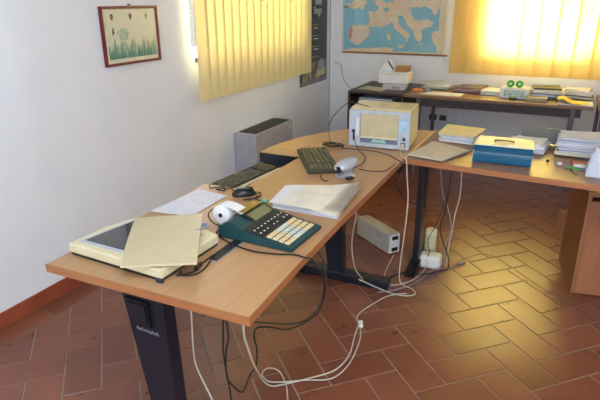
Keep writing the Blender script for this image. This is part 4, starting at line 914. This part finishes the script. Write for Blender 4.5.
cable('hang_black', 'loose_cable', 'black cord hanging from the right desk past the white adapter', .0034, M_rubber, [(1.81, 2.25, .690)]+CW['hang_black'][1:6]+[(1.835, 2.28, .04)]+[(x, y_, .010) for x, y_, z_ in CW['hang_black'][7:]])
cable('hang_black2', 'loose_cable', 'thin black cord drooping from the hanging cords to the white adapter', .0022, M_rubber, CW['hang_black2'][:3]+[(1.722, 2.275, .13), (1.715, 2.275, .09)])
cable('hang_grey', 'loose_cable', 'grey cord hanging beneath the right desk left of the black one', .003, M_greycord, [(1.742, 2.30, .690)]+CW['hang_grey'][:5]+[(1.80, 2.30, .05)]+CW['hang_grey'][6:])
cable('hang_white', 'loose_cable', 'white cord hanging beneath the right desk right of the black one', .003, M_whitecord, [(1.856, 2.28, .690)]+CW['hang_white']+[(1.825, 2.30, .18), (1.815, 2.33, .02), (1.80, 2.40, .006)])
c, P = cable('purple', 'network_cable', 'mauve network cable with plug crossing the tiles by the adapter', .003, M_purple, [(x, y_-.03, .004) for x, y_, z_ in CW['purple']])
bm = new(); box(bm, (1.885, 2.431, .008), (.05, .016, .013), rz=1.0, bev=.002); obj('plug', bm, M_purple, c)
cable('floor_thin', 'thin_wire', 'thin brown wire trailing across the tiles towards the cabinet', .0018, mat('thin_wire_brown', (128, 106, 88), .5), [(x, y_-.02, z_) for x, y_, z_ in CW['floor_thin'][:7]]+[(2.45, 2.26, .004), (2.60, 2.14, .004), (2.8, 2.05, .004)])
cable('wall_cable', 'wall_wire', 'brown wire drooping along the back wall corner to the shelf unit', .003, mat('wire_brown', (146, 126, 104), .6), CW['wall_cable'][1:5]+[(.34, 4.78, .60), (.44, 4.77, .62), (.50, 4.76, .70)])
cable('corner_cable', 'corner_wire', 'thin grey wire running down the room corner', .0032, mat('corner_wire_grey', (120, 114, 106), .6), [(.012, 4.803, 2.70), (.012, 4.803, .90), (.014, 4.803, .086)])
c, P = cable('scanner_a', 'scanner_cord', 'black scanner cord with ferrite bead running into the desk slot', .0028, M_rubber, [(1.325, .548, TZ+.004), (1.345, .565, TZ+.004), (1.358, .60, TZ+.004), (1.350, .640, TZ+.006), (1.352, .70, TZ+.009)])
bm = new(); cyl(bm, (1.354, .618, TZ+.008), .0078, .034, 'Y', 14, rz=.2); obj('ferrite_bead', bm, M_black, c)
cable('scanner_b', 'scanner_cord', 'second black scanner cord curling beside the ferrite bead', .0024, M_rubber, [(1.322, .575, TZ+.004), (1.335, .555, TZ+.004), (1.37, .575, TZ+.004), (1.375, .62, TZ+.004), (1.365, .67, TZ+.009)])
cable('kbd_cable', 'keyboard_cord', 'black cord from the olive keyboard to the silver webcam', .0022, M_rubber, [(1.318, 1.628, TZ+.0035), (1.335, 1.59, TZ+.0035), (1.365, 1.555, TZ+.0035), (1.385, 1.56, TZ+.0035)])
c, P = cable('mouse_coil', 'mouse_cord', 'black mouse cord coiled beside the mouse with mint green plug', .002, M_rubber, [(1.16, 1.29, .724), (1.185, 1.29, .724), (1.21, 1.255, .726), (1.205, 1.21, .726), (1.165, 1.185, .724), (1.195, 1.20, .730), (1.215, 1.245, .730), (1.19, 1.28, .728), (1.20, 1.225, .724), (1.22, 1.212, .724), (1.242, 1.208, .724)])
bm = new(); cyl(bm, (1.256, 1.206, TZ+.0075), .0065, .028, 'X', 14, rz=-.1); obj('mint_plug', bm, M_mint, c)
cable('kbd1_cable', 'keyboard_cord', 'tangled black cord at the near end of the trough keyboard', .0024, M_rubber, [(.93, 1.285, .724), (.96, 1.25, .724), (1.00, 1.285, .724), (1.03, 1.25, .724), (1.0, 1.235, .729), (1.045, 1.28, .726), (1.075, 1.26, .724), (1.09, 1.285, .724)])
cable(None, 'adapter_lead', 'white lead lying on the tiles in front of the black desk leg', .0026, M_whitecord, [(1.50, 2.33, .03), (1.50, 2.20, .004), (1.52, 2.08, .004), (1.58, 2.0, .012), (1.66, 2.05, .02), (1.70, 2.20, .01), (1.715, 2.285, .03)])

bpy.context.view_layer.update()
def attach(key, parent, name):
    for o in list(COL.objects):
        if o.get('label') == key:
            M = parent.matrix_world.inverted()
            o.data.transform(M); o.parent = parent; o.name = name
            for k in ('label', 'category'): del o[k]
            for ch in [x for x in COL.objects if x.parent == o]: ch.data.transform(M)
            return
    raise KeyError(key)
attach('black cord from the calculator falling over the long desk edge', ca, 'cord')
attach('black scanner cord with ferrite bead running into the desk slot', sc, 'cord')
attach('second black scanner cord curling beside the ferrite bead', sc, 'cord')
attach('black cord from the olive keyboard to the silver webcam', kb2, 'cord')
attach('black mouse cord coiled beside the mouse with mint green plug', bm_, 'cord')
attach('tangled black cord at the near end of the trough keyboard', kb1, 'cord')

# ------------------------------------------------------------------ lights
def area(name, loc_, rot, sx, sy, power, col):
    l = bpy.data.lights.new(name, 'AREA'); l.shape = 'RECTANGLE'; l.size = sx; l.size_y = sy; l.energy = power; l.color = col
    o = bpy.data.objects.new(name, l); COL.objects.link(o); o.location = loc_; o.rotation_euler = rot; return o
# daylight outside the two blinded windows, plus added hot spot and fills (rotations: area lights shine along local -Z)
area('daylight_back_window', (2.3, YB+.9, 1.75), (math.radians(-90), 0, 0), 2.6, 1.6, P_BACK, (.92, .96, 1))
area('blind_hotspot_fill', (2.02, YB+.36, 1.52), (math.radians(-90), 0, 0), .72, .72, P_HOT, (.62, .80, 1)).data.spread = math.radians(50)  # light added close behind the yellow blind to make its bright core
area('daylight_left_window', (-.6, 3.2, 1.8), (0, math.radians(-90), 0), 1.4, 1.9, P_LEFT, (1, .98, .93))
area('front_fill', ((FX0+FX1)/2, YF-.3, 1.75), (math.radians(90), 0, 0), 2.4, 1.5, P_FRONT, (.80, .90, 1))  # added fill from the camera side, source unknown
area('overhead_fill', (2.6, -.3, ZC-.02), (0, 0, 0), 1.2, .6, P_CEIL, (.90, .95, 1))  # added overhead fill, no fixture is known here
w = bpy.data.worlds.new('sky'); SC.world = w; w.use_nodes = True
w.node_tree.nodes['Background'].inputs['Color'].default_value = (.75, .85, 1, 1)
w.node_tree.nodes['Background'].inputs['Strength'].default_value = .4

# ------------------------------------------------------------------ camera
cam = bpy.data.cameras.new('camera'); co = bpy.data.objects.new('camera', cam); COL.objects.link(co); SC.camera = co
yaw, pitch, roll, f = -.455, .359, -.005, 536.867
F = Vector((math.sin(yaw)*math.cos(pitch), math.cos(yaw)*math.cos(pitch), -math.sin(pitch)))
R0 = Vector((math.cos(yaw), -math.sin(yaw), 0)); U0 = R0.cross(F)
R1 = math.cos(roll)*R0+math.sin(roll)*U0; U1 = -math.sin(roll)*R0+math.cos(roll)*U0
Mx = Matrix((R1, U1, -F)).transposed().to_4x4(); Mx.translation = (2.282, -.566, 1.496)
co.matrix_world = Mx
cam.sensor_width = 36; cam.lens = 36*f/600; cam.clip_start = .02
SC.view_settings.view_transform = 'Standard'; SC.view_settings.look = 'None'; SC.view_settings.gamma = 1; SC.view_settings.use_curve_mapping = False
SC.view_settings.exposure = EXPO
SC.cycles.use_denoising = True
SC.cycles.max_bounces = 8; SC.cycles.sample_clamp_indirect = 6
